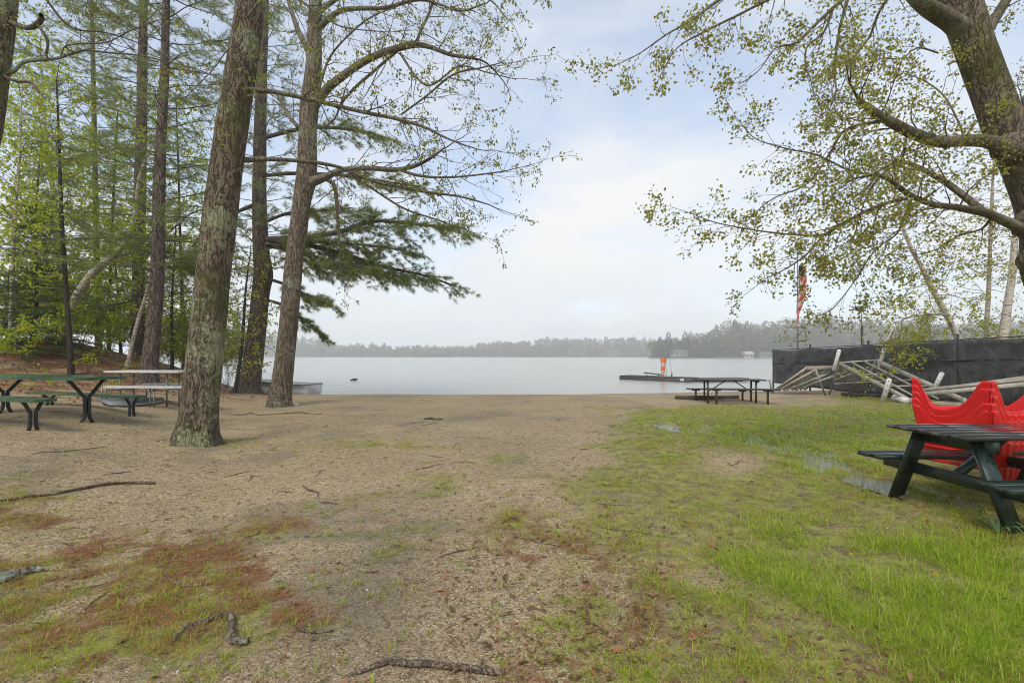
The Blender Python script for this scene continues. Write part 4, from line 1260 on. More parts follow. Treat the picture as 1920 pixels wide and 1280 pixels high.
M_flagwhite = simple("flag_white", (.50, .46, .43), (.62, .57, .54), .7, 8, bmp=.05)
M_flagblue = simple("flag_blue", (.018, .020, .035), (.03, .03, .05), .7, 8, bmp=.05)
M_pole = simple("painted_pole", (.10, .10, .09), (.16, .16, .14), .5, 5, bmp=.05)
M_dockgrey = simple("grey_dock_float", (.045, .043, .036), (.09, .085, .072), .65, 3, bmp=.1)
M_boat = simple("boat_hull_white", (.80, .79, .75), (.88, .87, .84), .4, 3, bmp=.04)
M_grey = simple("grey_board", (.10, .11, .11), (.18, .19, .19), .4, 4, bmp=.05)

def place(px, py):
    return gp(px, py)

# --- green table set on the left -----------------------------------------
def slab(name, c0, c1, width, z, th, mat, parent, taper=.10):
    """flat top between two end points, its corners clipped"""
    c0 = np.array([c0[0], c0[1], 0.]); c1 = np.array([c1[0], c1[1], 0.])
    d = nrm(c1 - c0); n = np.array([-d[1], d[0], 0]); Ln = np.linalg.norm(c1 - c0); w = width / 2; k = taper
    poly = [(0, -w + k), (k, -w), (Ln - k, -w), (Ln, -w + k), (Ln, w - k), (Ln - k, w), (k, w), (0, w - k)]
    m = MB(); m.prism(poly, d, n, c0 + [0, 0, z], np.array([0, 0, 1.]), th)
    return m.build(name, mat, parent)

def y_leg(parent, foot, across, ztop, arm, split, r=.028, name='leg'):
    """steel pedestal: two flat bars joined along their middle, flared into a Y at top and feet at bottom"""
    a = nrm(np.array([across[0], across[1], 0.])); f = np.array(foot)
    m = MB(); h = ztop - f[2]
    for sgn in (-1, 1):
        ft = .085 if h > .6 else .05
        pts = [f + a * sgn * ft + [0, 0, .0], f + a * sgn * (ft * .4 + .018) + [0, 0, .07], f + a * sgn * .034 + [0, 0, .16], f + a * sgn * .034 + [0, 0, h * split],
               f + a * sgn * (.034 + arm * .12) + [0, 0, h * (split + .06)], f + a * sgn * arm + [0, 0, h - .02], f + a * sgn * (arm + .03) + [0, 0, h]]
        p, r_ = smooth_line(np.array(pts), [r] * 7, .05)
        m.tube(p, r_, 8)
    return m.build(name, M_blackmetal, parent, True)

GT = gp(163, 792)
u = nrm(np.array([-3.4, 1.15, 0])); v = np.array([-u[1], u[0], 0])   # long axis away to the left
zt = HC - (706 - HY) / F * GT[1]
t = thing('picnic_table', GT, 'green picnic table with forked black pedestal legs at the left', 'table', 'green table set on the left')
topc = np.array([GT[0], GT[1], 0]) - u * .42
slab('tabletop', topc, topc + u * 3.3, .84, zt - .02, .05, M_green, t, .05)
y_leg(t, GT, v, zt - .045, .25, .58, .03)
g2 = GT + u * 2.3; g2[2] = gz(g2[0], g2[1])
y_leg(t, g2, v, zt - .045, .25, .58, .03)

def green_bench(foot_px, end_ratio, length, legs, label, ztop):
    f = gp(*foot_px)
    t = thing('bench', f, label, 'bench', 'green table set on the left')
    e = np.array([f[0], f[1], 0]) - u * end_ratio
    slab('seat', e, e + u * length, .30, ztop - .02, .045, M_green, t, .04)
    for k in legs:
        p = f + u * k; p[2] = gz(p[0], p[1])
        y_leg(t, p, v, ztop - .04, .10, .62, .026)
fb = gp(247, 780)
green_bench((247, 780), .22, 3.35, (0, 2.55), 'long green bench behind the green table, nearer the white-topped table', HC - (741 - HY) / F * fb[1])
fb = gp(62, 806)
green_bench((62, 806), .30, 3.0, (0, 2.3), 'green bench in front of the green table, cut by the left edge', HC - (747 - HY) / F * fb[1])

# --- white-topped table behind --------------------------------------------
b = gp(275, 757)
ua = nrm(np.array([1.0, -.10, 0])); va = np.array([-ua[1], ua[0], 0])
Yt = b[1] + .25
t = thing('picnic_table', b, 'metal picnic table with white top and grey pipe legs, behind the big trunk', 'table')
p0 = P(218, 695, Yt)
slab('tabletop', p0, p0 + ua * 2.0, .72, p0[2] - .01, .045, M_alu, t, .02)
pb = P(201, 724, Yt - .62); slab('bench_seat', pb, pb + ua * 2.0, .26, pb[2] - .01, .045, M_alu, t, .02)
pf = P(272, 719.5, Yt + .62); slab('bench_seat', pf, pf + ua * 2.0, .26, pf[2] - .01, .045, M_alu, t, .02)
for k in (.30, 1.55):
    m = MB()
    for off in (-.10, .10):
        q = p0 + ua * (k + off * .3) + va * off * 1.6; q[2] = p0[2] - .03
        g_ = q.copy(); g_[2] = gz(q[0], q[1]); m.tube([q, g_], [.02, .02], 8)
    for s_, bb in ((-1, pb), (1, pf)):
        q = p0 + ua * k + va * s_ * .62; q[2] = bb[2] - .03
        for off in (-.05, .05):
            a_ = q + ua * off; g_ = a_.copy(); g_[2] = gz(a_[0], a_[1]); m.tube([a_, g_], [.018, .018], 8)
    a_ = p0 + ua * k - va * .62; c_ = p0 + ua * k + va * .62
    a_[2] = c_[2] = pb[2] - .10; m.tube([a_, c_], [.018, .018], 8)
    d_ = p0 + ua * (.93 + (k - .93) * .1); d_[2] = p0[2] - .04
    e_ = p0 + ua * k; e_[2] = p0[2] - .42; m.tube([d_, e_], [.014, .014], 6)
    m.build('leg_frame', M_alu_frame, t, True)

# grey board on the sand under it
c = gp(240, 757)
m = MB()
def loc(px, py, dz=.0):
    q = gp(px, py); return q + [0, 0, dz]
poly = [loc(181, 752), loc(206, 763), loc(250, 763), loc(300, 757), loc(306, 753), loc(296, 749), loc(230, 748)]
n_ = len(poly)
V = [p + [0, 0, .015] for p in poly] + [p + [0, 0, .055] for p in poly]
m.add(V, [[i, (i + 1) % n_, n_ + (i + 1) % n_, n_ + i] for i in range(n_)] + [list(range(n_))[::-1], list(range(n_, 2 * n_))])
o = m.build('board', M_grey); tag(o, 'flat grey board lying on the sand under the white-topped table', 'board'); recentre(o)
m = MB(); p_, r_ = smooth_line(np.array([loc(248, 760, .06), loc(275, 757, .07), loc(304, 752, .06)]), [.03, .06, .05], .08)
m.tube(p_, r_, 10); o = m.build('tube', M_blackmetal, None, True); tag(o, 'black rubber tube lying beside the grey board', 'tube'); recentre(o)

# --- white boat --------------------------------------------------------------
def boat():
    Yb = 21.0
    base = P(540, 735, Yb)
    t = thing('rowboat', (base[0], Yb, ZW), 'white rowboat at the water edge behind the brown shore oak', 'boat')
    L_ = 3.4; dirv = nrm(np.array([-1.0, .22, 0])); side = np.array([-dirv[1], dirv[0], 0])
    o = np.array([P(590, 735, Yb)[0], Yb, ZW - .08])
    secs = 14; prof = [(-1, 1), (-.93, .55), (-.72, .15), (-.35, 0), (0, -.02), (.35, 0), (.72, .15), (.93, .55), (1, 1)]
    def hull(scale, zoff, inner):
        V = []
        for i in range(secs):
            s = i / (secs - 1)
            w = .62 * (1 - s ** 3.2) ** .8 * (1 - .08 * (1 - s)) + .015
            h = .58 + .22 * s ** 2
            for (a, b_) in prof:
                V.append(o + dirv * (s * L_ * scale + .02 * inner) + side * a * w * scale + np.array([0, 0, zoff + b_ * h + .10 * s ** 3 * (1 - b_)]))
        return V
    k = len(prof)
    A = hull(1, 0, 0); Bv = hull(.95, .03, 1)
    m = MB()
    q = [[i * k + j, i * k + j + 1, (i + 1) * k + j + 1, (i + 1) * k + j] for i in range(secs - 1) for j in range(k - 1)]
    q2 = [[a + secs * k for a in f[::-1]] for f in q]
    rim = []
    for i in range(secs - 1):
        for j in (0, k - 1):
            rim.append([i * k + j, (i + 1) * k + j, (i + 1) * k + j + secs * k, i * k + j + secs * k])
    m.add(A + Bv, q + q2 + rim + [list(range(k))[::-1], [secs * k + j for j in range(k)]])
    m.build('hull', M_boat, t, True)
    m = MB()
    for j, sg in ((0, -1), (k - 1, 1)):
        m.tube([A[i * k + j] + np.array([0, 0, .012]) for i in range(secs)], [.026] * secs, 6)
    m.tube([A[0] + np.array([0, 0, .012]), A[k - 1] + np.array([0, 0, .012])], [.026, .026], 6)
    m.build('gunwale', M_alu_frame, t, True)
    for s in (.3, .62):
        c = o + dirv * s * L_ + np.array([0, 0, .36 + .1 * s]); w = .58 * (1 - s ** 3.2) ** .8
        m = MB(); m.beam(c - side * w, c + side * w, .25, .035); m.build('thwart', M_boat, t)
boat()

# driftwood afloat
a = P(657, 713, 34); b = P(670, 711.5, 34.3)
m = MB(); p_, r_ = smooth_line(np.array([[a[0], a[1], ZW + .02], [(a[0] + b[0]) / 2, 34.1, ZW + .06], [b[0], b[1], ZW + .10]]), [.05, .09, .05], .06)
m.tube(p_, r_, 8); o = m.build('driftwood', M_beam, None, True); tag(o, 'short dark piece of driftwood floating on the open lake', 'driftwood'); recentre(o)

# --- floating dock with the wind sock -------------------------------------------
YD = 34.0
def wp(px, y=YD, z=ZW):
    return np.array([(px - CX) / F * y, y, z])
t = thing('floating_dock', wp(1250), 'low grey floating dock carrying the striped wind sock', 'dock')
A_, B_ = np.array([*P(1173, 706, 36.5)[:2], 0]), np.array([*P(1300, 715, 32.2)[:2], 0])
C_ = np.array([*P(1398, 714, 33.0)[:2], 0])
m = MB(); m.beam(A_ + [0, 0, ZW + .10], B_ + [0, 0, ZW + .10], 1.5, .30); m.build('float_section', M_dockgrey, t)
m = MB(); m.beam(B_ + [.3, .35, ZW + .14], C_ + [0, .35, ZW + .14], 1.3, .20); m.build('float_section', M_dockgrey, t)
m = MB()
for k in range(12):
    q = A_ + (B_ - A_) * (k + .5) / 12; d = nrm(B_ - A_); n_ = np.array([-d[1], d[0], 0]); w_ = np.linalg.norm(B_ - A_) / 12
    m.beam(q - n_ * .76 + [0, 0, ZW + .275], q + n_ * .76 + [0, 0, ZW + .275], w_ * .92, .04)
m.build('decking', M_dockgrey, t)
m = MB(); e = B_ * .93 + A_ * .07; m.box(e + nrm(np.array([-(B_ - A_)[1], (B_ - A_)[0], 0])) * -.77 + [0, 0, ZW + .15], .3, .03, .16, math.atan2(*(B_ - A_)[[1, 0]])); m.build('plate', M_alu, t)
r0 = P(1208, 703, 35.2); r1 = P(1240, 706.5, 34.6)
t = thing('gangplank', [r0[0], r0[1], ZW + .28], 'narrow dark gangplank lying on the floating dock left of the wind sock', 'gangplank')
m = MB(); m.beam([r0[0], r0[1], ZW + .52], [r1[0], r1[1], ZW + .40], .4, .07); m.build('plank', M_brown, t)
for f_ in (.15, .85):
    m = MB(); q = r0 * (1 - f_) + r1 * f_; m.beam([q[0], q[1], ZW + .29], [q[0], q[1], ZW + .42], .06, .06); m.build('support', M_brown, t)
# wind sock
cx_ = P(1243, 700, YD)[0]
t = thing('wind_sock', (cx_, YD, ZW + .3), 'limp orange and white striped wind sock hanging from a metal frame', 'wind sock')
ztop = P(0, 671, YD)[2]; zbot = P(0, 709, YD)[2]
m = MB(); zt2 = P(0, 660, YD)[2]
for dx in (-.15, .15):
    m.tube([(cx_ + dx + .07, YD, zt2), (cx_ + dx + .06, YD, ztop - .02)], [.012, .012], 6)
m.tube([(cx_ - .09, YD, zt2), (cx_ + .23, YD, zt2)], [.012, .012], 6)
m.tube([(cx_ + .21, YD, zt2), (cx_ + .24, YD + .05, ZW + .3)], [.018, .018], 6)
m.tube([(cx_ + .2, YD, zt2 - .1), (cx_ + .45, YD, zt2 - .15), (cx_ + .68, YD + .1, ZW + .3)], [.008, .008, .008], 5)
m.box((cx_ + .66, YD + .1, ZW + .42), .08, .08, .25)
m.box((cx_ + .38, YD, zt2 - .1), .16, .1, .14)
m.build('frame', M_alu_frame, t)
nb = 5; rows = 26; sd_n = 14
V = []; Fl = []; mi = []
for i in range(rows + 1):
    tt = i / rows; z = ztop + (zbot - ztop) * tt
    r = .20 * (1 - tt) + .085 * tt
    for j in range(sd_n):
        a = 2 * pi * j / sd_n
        rr = r * (1 + .13 * tt ** .5 * sin(3 * a + 1) * (.4 + tt))
        V.append((cx_ + .06 * (1 - tt) - .03 + rr * cos(a), YD + rr * sin(a) * .8, z))
for i in range(rows):
    for j in range(sd_n):
        Fl.append([i * sd_n + j, i * sd_n + (j + 1) % sd_n, (i + 1) * sd_n + (j + 1) % sd_n, (i + 1) * sd_n + j]); mi.append(int(i / rows * nb) % 2)
mk('sleeve', V, np.array(Fl), [M_orange, M_wstripe], t, True, midx=mi)

# --- beach table and its two benches ----------------------------------------------
ub = nrm(np.array([cos(radians(-11)), sin(radians(-11)), 0])); vb = np.array([-ub[1], ub[0], 0])
bc = gp(1368, 754); bc = np.array([bc[0], bc[1], 0])
zg = float(gz(bc[0], bc[1]))
ztb = HC - (711.5 - HY) / F * bc[1]
t = thing('picnic_table', bc + [0, 0, zg], 'dark wooden picnic table on the beach by the water', 'table')
m = MB()
for k in range(5):
    o_ = bc + vb * (-.30 + .15 * k)
    m.beam(o_ - ub * .98 + [0, 0, ztb], o_ + ub * .98 + [0, 0, ztb], .146, .034)
m.build('tabletop', M_brown, t)
for sg in (-1, 1):
    for s2 in (-1, 1):
        q = bc + ub * .70 * sg + vb * .26 * s2
        m = MB(); m.beam([q[0], q[1], gz(q[0], q[1]) - .02], [q[0], q[1], ztb - .02], .048, .048); m.build('leg', M_brown, t)
    m = MB(); a = bc + ub * .66 * sg + [0, 0, ztb - .40]; c = bc + ub * .12 * sg + [0, 0, ztb - .03]; m.beam(a, c, .03, .03); m.build('brace', M_brown, t)
    m = MB(); m.beam(bc + ub * .75 * sg - vb * .33 + [0, 0, ztb - .045], bc + ub * .75 * sg + vb * .33 + [0, 0, ztb - .045], .05, .05); m.build('crossbar', M_brown, t)
for off, du, lab in ((-.62, .20, 'dark wooden bench on the lawn side of the beach picnic table'), (.62, -.18, 'dark wooden bench on the lake side of the beach picnic table')):
    c = bc + vb * off + ub * du
    zb = HC - (729.5 - HY) / F * c[1]
    t = thing('bench', [c[0], c[1], float(gz(c[0], c[1]))], lab, 'bench', 'benches of the beach table')
    m = MB()
    for k in (-.075, .075): m.beam(c + vb * k - ub * 1.0 + [0, 0, zb], c + vb * k + ub * 1.0 + [0, 0, zb], .14, .04)
    m.build('seat', M_brown, t)
    for sg in (-1, 1):
        q = c + ub * .72 * sg
        m = MB(); m.beam([q[0], q[1], gz(q[0], q[1]) - .02], [q[0], q[1], zb - .02], .052, .052); m.beam(q - ub * .12 + [0, 0, zb - .04], q + ub * .12 + [0, 0, zb - .04], .07, .04); m.build('leg', M_brown, t)
a = gp(1267, 748); b = gp(1325, 748.5); c = gp(1383, 747.5)
m = MB(); m.beam(a + [0, 0, .05], b + [0, 0, .06], .16, .13); m.beam(b + [0, 0, .055], c + [0, 0, .06], .16, .125); o = m.build('timber', M_beam)
tag(o, 'long dark timber lying on the sand behind the beach picnic table', 'timber'); recentre(o)

# --- flag pole, flag, weather vane ----------------------------------------------------
YF = 26.0
fx = P(1495.5, 0, YF)[0]
t = thing('flag_pole', (fx, YF, 0), 'thin flagpole rising behind the black fence', 'flagpole')
zt_ = P(0, 455, YF)[2]
m = MB(); m.tube([(fx, YF, -1.3), (fx, YF, 3), (fx, YF, zt_)], [.045, .04, .028], 10); m.build('pole', M_pole, t, True)
v_, f_ = ball((fx, YF, zt_ + .05), .07); mk('finial', v_, np.array(f_), M_alu, t, True)
z1 = P(0, 497, YF)[2]; z0_ = P(0, 622, YF)[2]
V = []; Fl = []; mi = []; nu, nv = 26, 40
for i in range(nv + 1):
    tt = i / nv
    for j in range(nu + 1):
        s = j / nu
        z = z1 - tt * (z1 - z0_) * (.74 + .26 * s) - .10 * s
        wid = .06 + .40 * (sin(pi * min(1, tt * 1.15 + .18)) ** .8) * (1 - .35 * tt)
        x = fx + .05 + wid * s * (1 - .15 * tt) * .9 + .035 * sin(s * 13 + tt * 5) - .10 * tt * s - .10 * max(0, tt - .55)
        y = YF - .05 + .11 * sin(s * 17 + 2 * tt) * (1 - .3 * tt) + .05 * sin(tt * 9)
        V.append((x, y, z))
for i in range(nv):
    for j in range(nu):
        Fl.append([i * (nu + 1) + j, i * (nu + 1) + j + 1, (i + 1) * (nu + 1) + j + 1, (i + 1) * (nu + 1) + j])
        k = int((j / nu * 9 + i / nv * 11)) % 2
        mi.append(2 if (i < nv * .17 and j < nu * .8) else k)
o = mk('flag', V, np.array(Fl), [M_flagred, M_flagwhite, M_flagblue], None, True, midx=mi)
sm = o.modifiers.new('thickness', 'SOLIDIFY'); sm.thickness = .004
tag(o, 'limp red and white striped flag hanging on the flagpole', 'flag'); recentre(o)

YV = 22.0
vx = P(1616, 0, YV)[0]
t = thing('weather_vane', (vx, YV, -.5), 'dark weather vane with a small boat figure on a post behind the fence', 'weather vane')
zp = P(0, 612, YV)[2]; zv = P(0, 585, YV)[2]
m = MB(); m.tube([(vx + .08, YV, -1.2), (vx, YV, zp)], [.06, .055], 10); m.build('post', M_blackmetal, t, True)
m = MB(); m.tube([(vx, YV, zp), (vx - .03, YV, zv)], [.016, .012], 6)
zc = P(0, 596, YV)[2]
m.tube([(vx - .20, YV, zc), (vx + .18, YV, zc)], [.008, .008], 5); m.tube([(vx - .02, YV - .18, zc), (vx - .02, YV + .18, zc)], [.008, .008], 5)
for dx, dy in ((-.20, 0), (.18, 0), (-.02, -.18), (-.02, .18)):
    m.box((vx + dx, YV + dy, zc), .05, .05, .06)
m.tube([(vx - .1, YV, zp + .05), (vx + .12, YV, zp + .02)], [.012, .012], 5)
m.build('compass_arms', M_blackmetal, t)
m = MB(); zz = zv
m.prism([(-.26, .30), (-.24, .08), (-.10, .03), (.0, 0), (.20, .03), (.28, .08), (.18, .11), (.06, .13), (.04, .24), (-.02, .26), (-.04, .13), (-.16, .12), (-.22, .16)], (1, 0, 0), (0, 0, 1), (vx - .06, YV, zz), np.array([0, 1., 0]), .03)
m.build('figure', M_blackmetal, t)

# --- black fence ----------------------------------------------------------------------
FA, FB = np.array([12.9, 23.7]), np.array([14.2, 13.3])
def fence_at(s):
    return FA + (FB - FA) * s
def fence_px(px):
    k = (px - CX) / F
    d = FB - FA
    s = (k * FA[1] - FA[0]) / (d[0] - k * d[1])
    return s
def ftop(s):
    p = fence_at(s); return 1.45 + 12 / F * 23.7 + (2.03 - 1.77) * s
def fbot(s):
    return np.interp(s, [0, .5, 1, 2], [.13, .0, .02, .05])
t = thing('fence', (*fence_at(.5), 0), 'long fence of black windscreen fabric on dark posts at the right', 'fence')
ss = [0.0, fence_px(1519), fence_px(1628), fence_px(1796), 1.28, 1.65]
for i, s in enumerate(ss):
    p = fence_at(s); zg = float(gz(p[0], p[1]))
    m = MB(); m.tube([(p[0], p[1], zg - .1), (p[0], p[1], ftop(s) + (.02 if i == 0 else .14))], [.038, .036], 10)
    m.build('post', M_blackmetal, t, True)
for a, b in zip(ss[:-1], ss[1:]):
    V = []; nn, nz_ = 46, 16
    d = nrm(np.array([*(FB - FA), 0])); nrmv = np.array([-d[1], d[0], 0])
    for i in range(nn + 1):
        f = i / nn; s = a + (b - a) * f; p = fence_at(s)
        sag = .05 * sin(pi * f) + .025 * abs(sin(pi * f * 5)) + .03 * (float(vnoise(s * 30, 0, 3)) - .5)
        for j in range(nz_ + 1):
            g_ = j / nz_; z = (ftop(s) - .03 - sag) * (1 - g_) + fbot(s) * g_
            w = .26 * (float(fbm(s * 26 + g_ * 3.0, g_ * 5 + s * 9, 3, 7)) - .5) * sin(pi * min(1, f * 1.0)) ** .5 * (1 - abs(g_ - .42) * .4)
            e = .03 * (sin(g_ * 14) if i in (0, nn) else 0)
            V.append(np.array([p[0], p[1], z]) + nrmv * (w - .05) + d * ((.07 + e * .4 if i == 0 and a == 0 else 0)))
    i = np.arange(nn)[:, None] * (nz_ + 1) + np.arange(nz_)[None]
    Fq = np.stack([i, i + nz_ + 1, i + nz_ + 2, i + 1], -1).reshape(-1, 4)
    o = mk('fabric', np.array(V), Fq, M_fabric, t, True)
    sm = o.modifiers.new('thickness', 'SOLIDIFY'); sm.thickness = .006
    m = MB()
    pa, pb_ = fence_at(a), fence_at(b)
    m.tube([(pa[0] - .07, pa[1], ftop(a) - .68), (pb_[0] - .07, pb_[1], ftop(b) - .68)], [.022, .022], 8)
    m.build('rail', M_blackmetal, t, True)
    m = MB(); m.tube([(pa[0], pa[1], ftop(a) - .03), (pb_[0], pb_[1], ftop(b) - .03)], [.016, .016], 6); m.build('top_rail', M_blackmetal, t, True)

# --- stored dock frames ------------------------------------------------------------------
def bar(t, name, a, b, w, h, mat):
    m = MB(); m.beam(a, b, w, h); m.build(name, mat, t)
def capped_post(t, a, b, r):
    a = np.array(a); b = np.array(b); d = nrm(b - a)
    m = MB(); m.tube([a, b - d * r * .6, b - d * r * .2, b], [r, r, r * .8, r * .35], 14)
    o = m.build('capped_post', M_white, t, True)
    m = MB(); f = nrm(np.array([0, 0, HC]) - (a + b) / 2); f = nrm(f - d * (f @ d))
    for k in (.22, .46, .70, .88):
        q = a * (1 - k) + b * k + f * r * .93; m.tube([q, q + f * r * .12], [r * .22, r * .22], 8)
    m.build('hole', M_hole, o)
# tilted slatted section at the left of the pile
c_ = gp(1470, 735)
t = thing('dock_section', gp(1510, 738), 'tilted slatted dock section leaning low at the left of the pile', 'dock section', 'old dock parts piled by the fence')
LN = P(1453, 731, 18.6); HN = P(1512, 690, 17.8); HF = P(1563, 689, 18.0); LF = P(1508, 730, 18.8)
for k in range(8):
    f = k / 7
    a = LN * (1 - f) + LF * f; b = HN * (1 - f) + HF * f
    if k > 1: b = a * .12 + b * .88 - [0, 0, .05 * (k % 3)]
    bar(t, 'slat', a, b, .13 if k < 2 else .08, .07, M_dock_wood if k < 3 else M_dock_alu)
for f in (.25, .5, .75):
    bar(t, 'crossbar', LN * (1 - f) + HN * f - [0, 0, .06], LF * (1 - f) + HF * f - [0, 0, .06], .06, .05, M_dock_alu)
bar(t, 'crossbar', HN, HF, .12, .14, M_dock_wood)
bar(t, 'leg', P(1529, 692, 17.4), gp(1547, 741), .05, .05, M_dock_wood)
bar(t, 'slat', P(1460, 731, 18.3), P(1529, 693, 17.5), .13, .07, M_dock_wood)
bar(t, 'slat', P(1470, 732, 18.2), P(1548, 702, 17.6), .08, .06, M_dock_alu)
bar(t, 'slat', P(1490, 731, 18.2), P(1575, 700, 17.4), .09, .06, M_dock_alu)
# big ladder-like frame
gA = gp(1712, 757)
t = thing('dock_ladder', gp(1660, 752), 'ladder-like aluminium dock frame propped up on thin legs, biggest of the pile', 'dock frame', 'old dock parts piled by the fence')
T1 = P(1573, 681, 17.0); T4 = P(1643, 676, 16.6); B1 = gA + [0, 0, .06]
B4 = P(1822, 757, 13.9)
T2 = P(1595, 678, 16.9); T3 = P(1620, 677, 16.75)
B2 = B1 * .55 + B4 * .45; B3 = B1 * .30 + B4 * .70
bar(t, 'rail', T1, B1, .06, .115, M_dock_alu)
bar(t, 'rail', T4, B4, .06, .135, M_dock_alu)
bar(t, 'rung', T2, P(1722, 747, 14.6), .035, .05, M_dock_alu)
bar(t, 'rung', T3, P(1760, 748, 14.4), .035, .05, M_dock_alu)
bar(t, 'crossbar', T1 + [0, 0, .02], T4 + [0, 0, .02], .05, .05, M_dock_alu)
for f in (.28, .58, .95):
    bar(t, 'crossbar', T1 * (1 - f) + B1 * f - [0, 0, .06], T4 * (1 - f) + B4 * f - [0, 0, .06], .045, .04, M_dock_alu)
bar(t, 'brace', P(1565, 712, 17.0), P(1597, 700, 16.7), .035, .035, M_dock_alu)
bar(t, 'brace', P(1564, 719, 16.9), P(1718, 711, 15.9), .04, .04, M_dock_alu)
bar(t, 'brace', P(1634, 709, 16.6), P(1676, 697, 16.2), .035, .035, M_dock_alu)
bar(t, 'leg', T1 - [0, 0, .05], gp(1555, 739), .05, .05, M_dock_wood)
bar(t, 'leg', T4 - [.05, 0, .03], gp(1621, 739), .05, .05, M_dock_wood)
bar(t, 'leg', P(1583, 693, 17.2), gp(1614, 737), .05, .05, M_dock_wood)
capped_post(t, P(1563, 695, 17.0), P(1574, 655, 17.0), .062)
capped_post(t, P(1647, 690, 16.5), P(1659, 652, 16.5), .055)
f0 = gp(1655, 753); capped_post(t, f0, P(1668, 709, f0[1] - .1), .072)
capped_post(t, P(1752, 728, 14.6), P(1767, 698, 14.6), .065)
# float, dark board, leaning stub at the beach end
a = gp(1676, 751); b = gp(1700, 757)
m = MB(); a[2] += .10; b[2] += .08; p_, r_ = smooth_line(np.array([a, a * .9 + b * .1, a * .1 + b * .9, b]), [.04, .11, .11, .03], .05); m.tube(p_, r_, 12)
o = m.build('float', M_white, None, True); tag(o, 'short white dock float lying in the grass under the aluminium frame', 'float', 'old dock parts piled by the fence'); recentre(o)
a = gp(1577, 741); b = gp(1676, 745)
m = MB(); m.beam(a + [0, 0, .07], b + [0, 0, .07], .55, .06); o = m.build('board', M_brown); tag(o, 'dark flat board on the ground beneath the aluminium dock frame', 'board', 'old dock parts piled by the fence'); recentre(o)
t = thing('stub_post', gp(1448, 737), 'short pale leaning post at the lake end of the fence', 'post')
a = gp(1450, 737); m = MB(); m.beam(a - [0, 0, .05], P(1443, 711, a[1]), .10, .07); m.build('shaft', M_dock_wood, t)
# boards on the right
for k, (pa, pb_, w, h, mt, lab) in enumerate((
        ((1713, 740, 13.6), (1960, 716, 12.2), .22, .10, M_dock_alu, 'pale metal plank with grooves, lowest of the three behind the red chairs'),
        ((1716, 732, 13.7), (1950, 708, 12.4), .22, .07, M_dock_wood, 'weathered wooden plank lying on the pale metal plank behind the red chairs'),
        ((1790, 724, 13.6), (1970, 700, 12.6), .20, .05, M_dock_wood, 'thin grey plank topmost behind the red chairs'))):
    m = MB(); a, b = P(*pa), P(*pb_); m.beam(a, b, w, h)
    o = m.build('plank', mt); tag(o, lab, 'plank', 'old dock parts piled by the fence'); recentre(o)
m = MB(); q = P(1806, 745, 13.0); m.beam(q, [q[0] + .1, q[1], gz(q[0], q[1])], .07, .07); q = P(1925, 735, 12.3); m.beam(q, [q[0], q[1], gz(q[0], q[1])], .07, .07); q = P(1722, 741, 13.55); m.beam(q, [q[0], q[1], gz(q[0], q[1])], .07, .07)
m.beam([P(1722, 741, 13.5)[0], 13.5, .12], [P(1925, 741, 12.3)[0], 12.3, .12], .08, .06)
o = m.build('trestle', M_dock_wood); tag(o, 'low wooden trestle holding the planks behind the red chairs', 'trestle'); recentre(o)

# --- dark green picnic table in front, right ------------------------------------------------
un = nrm(np.array([.997, .045, 0])); vn = np.array([un[1], -un[0], 0])     # vn points to the camera
C0 = np.array([3.79, 4.86, 0.0]); ZT = .765
def tp(a, b, z):
    return C0 + un * a + vn * b + np.array([0, 0, z])
t = thing('picnic_table', tp(.9, .41, 0), 'dark green wooden picnic table with wet top beside the red chairs', 'table')
m = MB()
for k in range(5):
    m.beam(tp(-.004 * (k % 2), .082 + .164 * k, ZT - .018), tp(1.85, .082 + .164 * k, ZT - .018), .1625, .034, ch=.003)
m.build('tabletop', M_tabletop, t)
for k in range(5):
    for a_ in (.24, 1.58):
        for db in (-.04, .04):
            c_ = tp(a_, .082 + .164 * k + db, ZT); m.tube([c_ - [0, 0, .004], c_ + [0, 0, .003]], [.008, .008], 6)
def bench_n(b, l2, nm):
    m = MB()
    sg = 1 if b > .4 else -1
    m.beam(tp(-.02, b + .075 * sg, .405), tp(1.8, b + .075 * sg, .405), .14, .042, ch=.005)
    m.beam(tp(.0, b - .075 * sg, .405), tp(l2, b - .075 * sg, .405), .14, .042, ch=.005)
    m.build('bench_seat', M_dkgreen, t)
bench_n(.41 - .62, .95, 0); bench_n(.41 + .64, 1.8, 1)
for a_ in (.24, 1.58):
    for sg in (-1, 1):
        p = tp(a_, .41 + sg * .58, 0); p[2] = gz(p[0], p[1]) - .02
        m = MB(); m.beam(p, tp(a_, .41 + sg * .27, ZT - .045), .045, .14, up=un, ch=.005); m.build('leg', M_dkgreen, t)
    da = .045 if a_ < 1 else -.045
    m = MB(); m.beam(tp(a_ + da, .41 - .40, ZT - .10), tp(a_ + da, .41 + .40, ZT - .10), .04, .11, ch=.005); m.build('crossbar', M_dkgreen, t)
    m = MB(); m.beam(tp(a_ + da, .41 - .76, .325), tp(a_ + da, .41 + .78, .325), .04, .11, ch=.005); m.build('bench_support', M_dkgreen, t)
    m = MB(); m.beam(tp(a_ + da * 1.9, .41, .34), tp(.91 - .1 * np.sign(da), .41, ZT - .06), .04, .09, up=vn, ch=.005); m.build('brace', M_dkgreen, t)

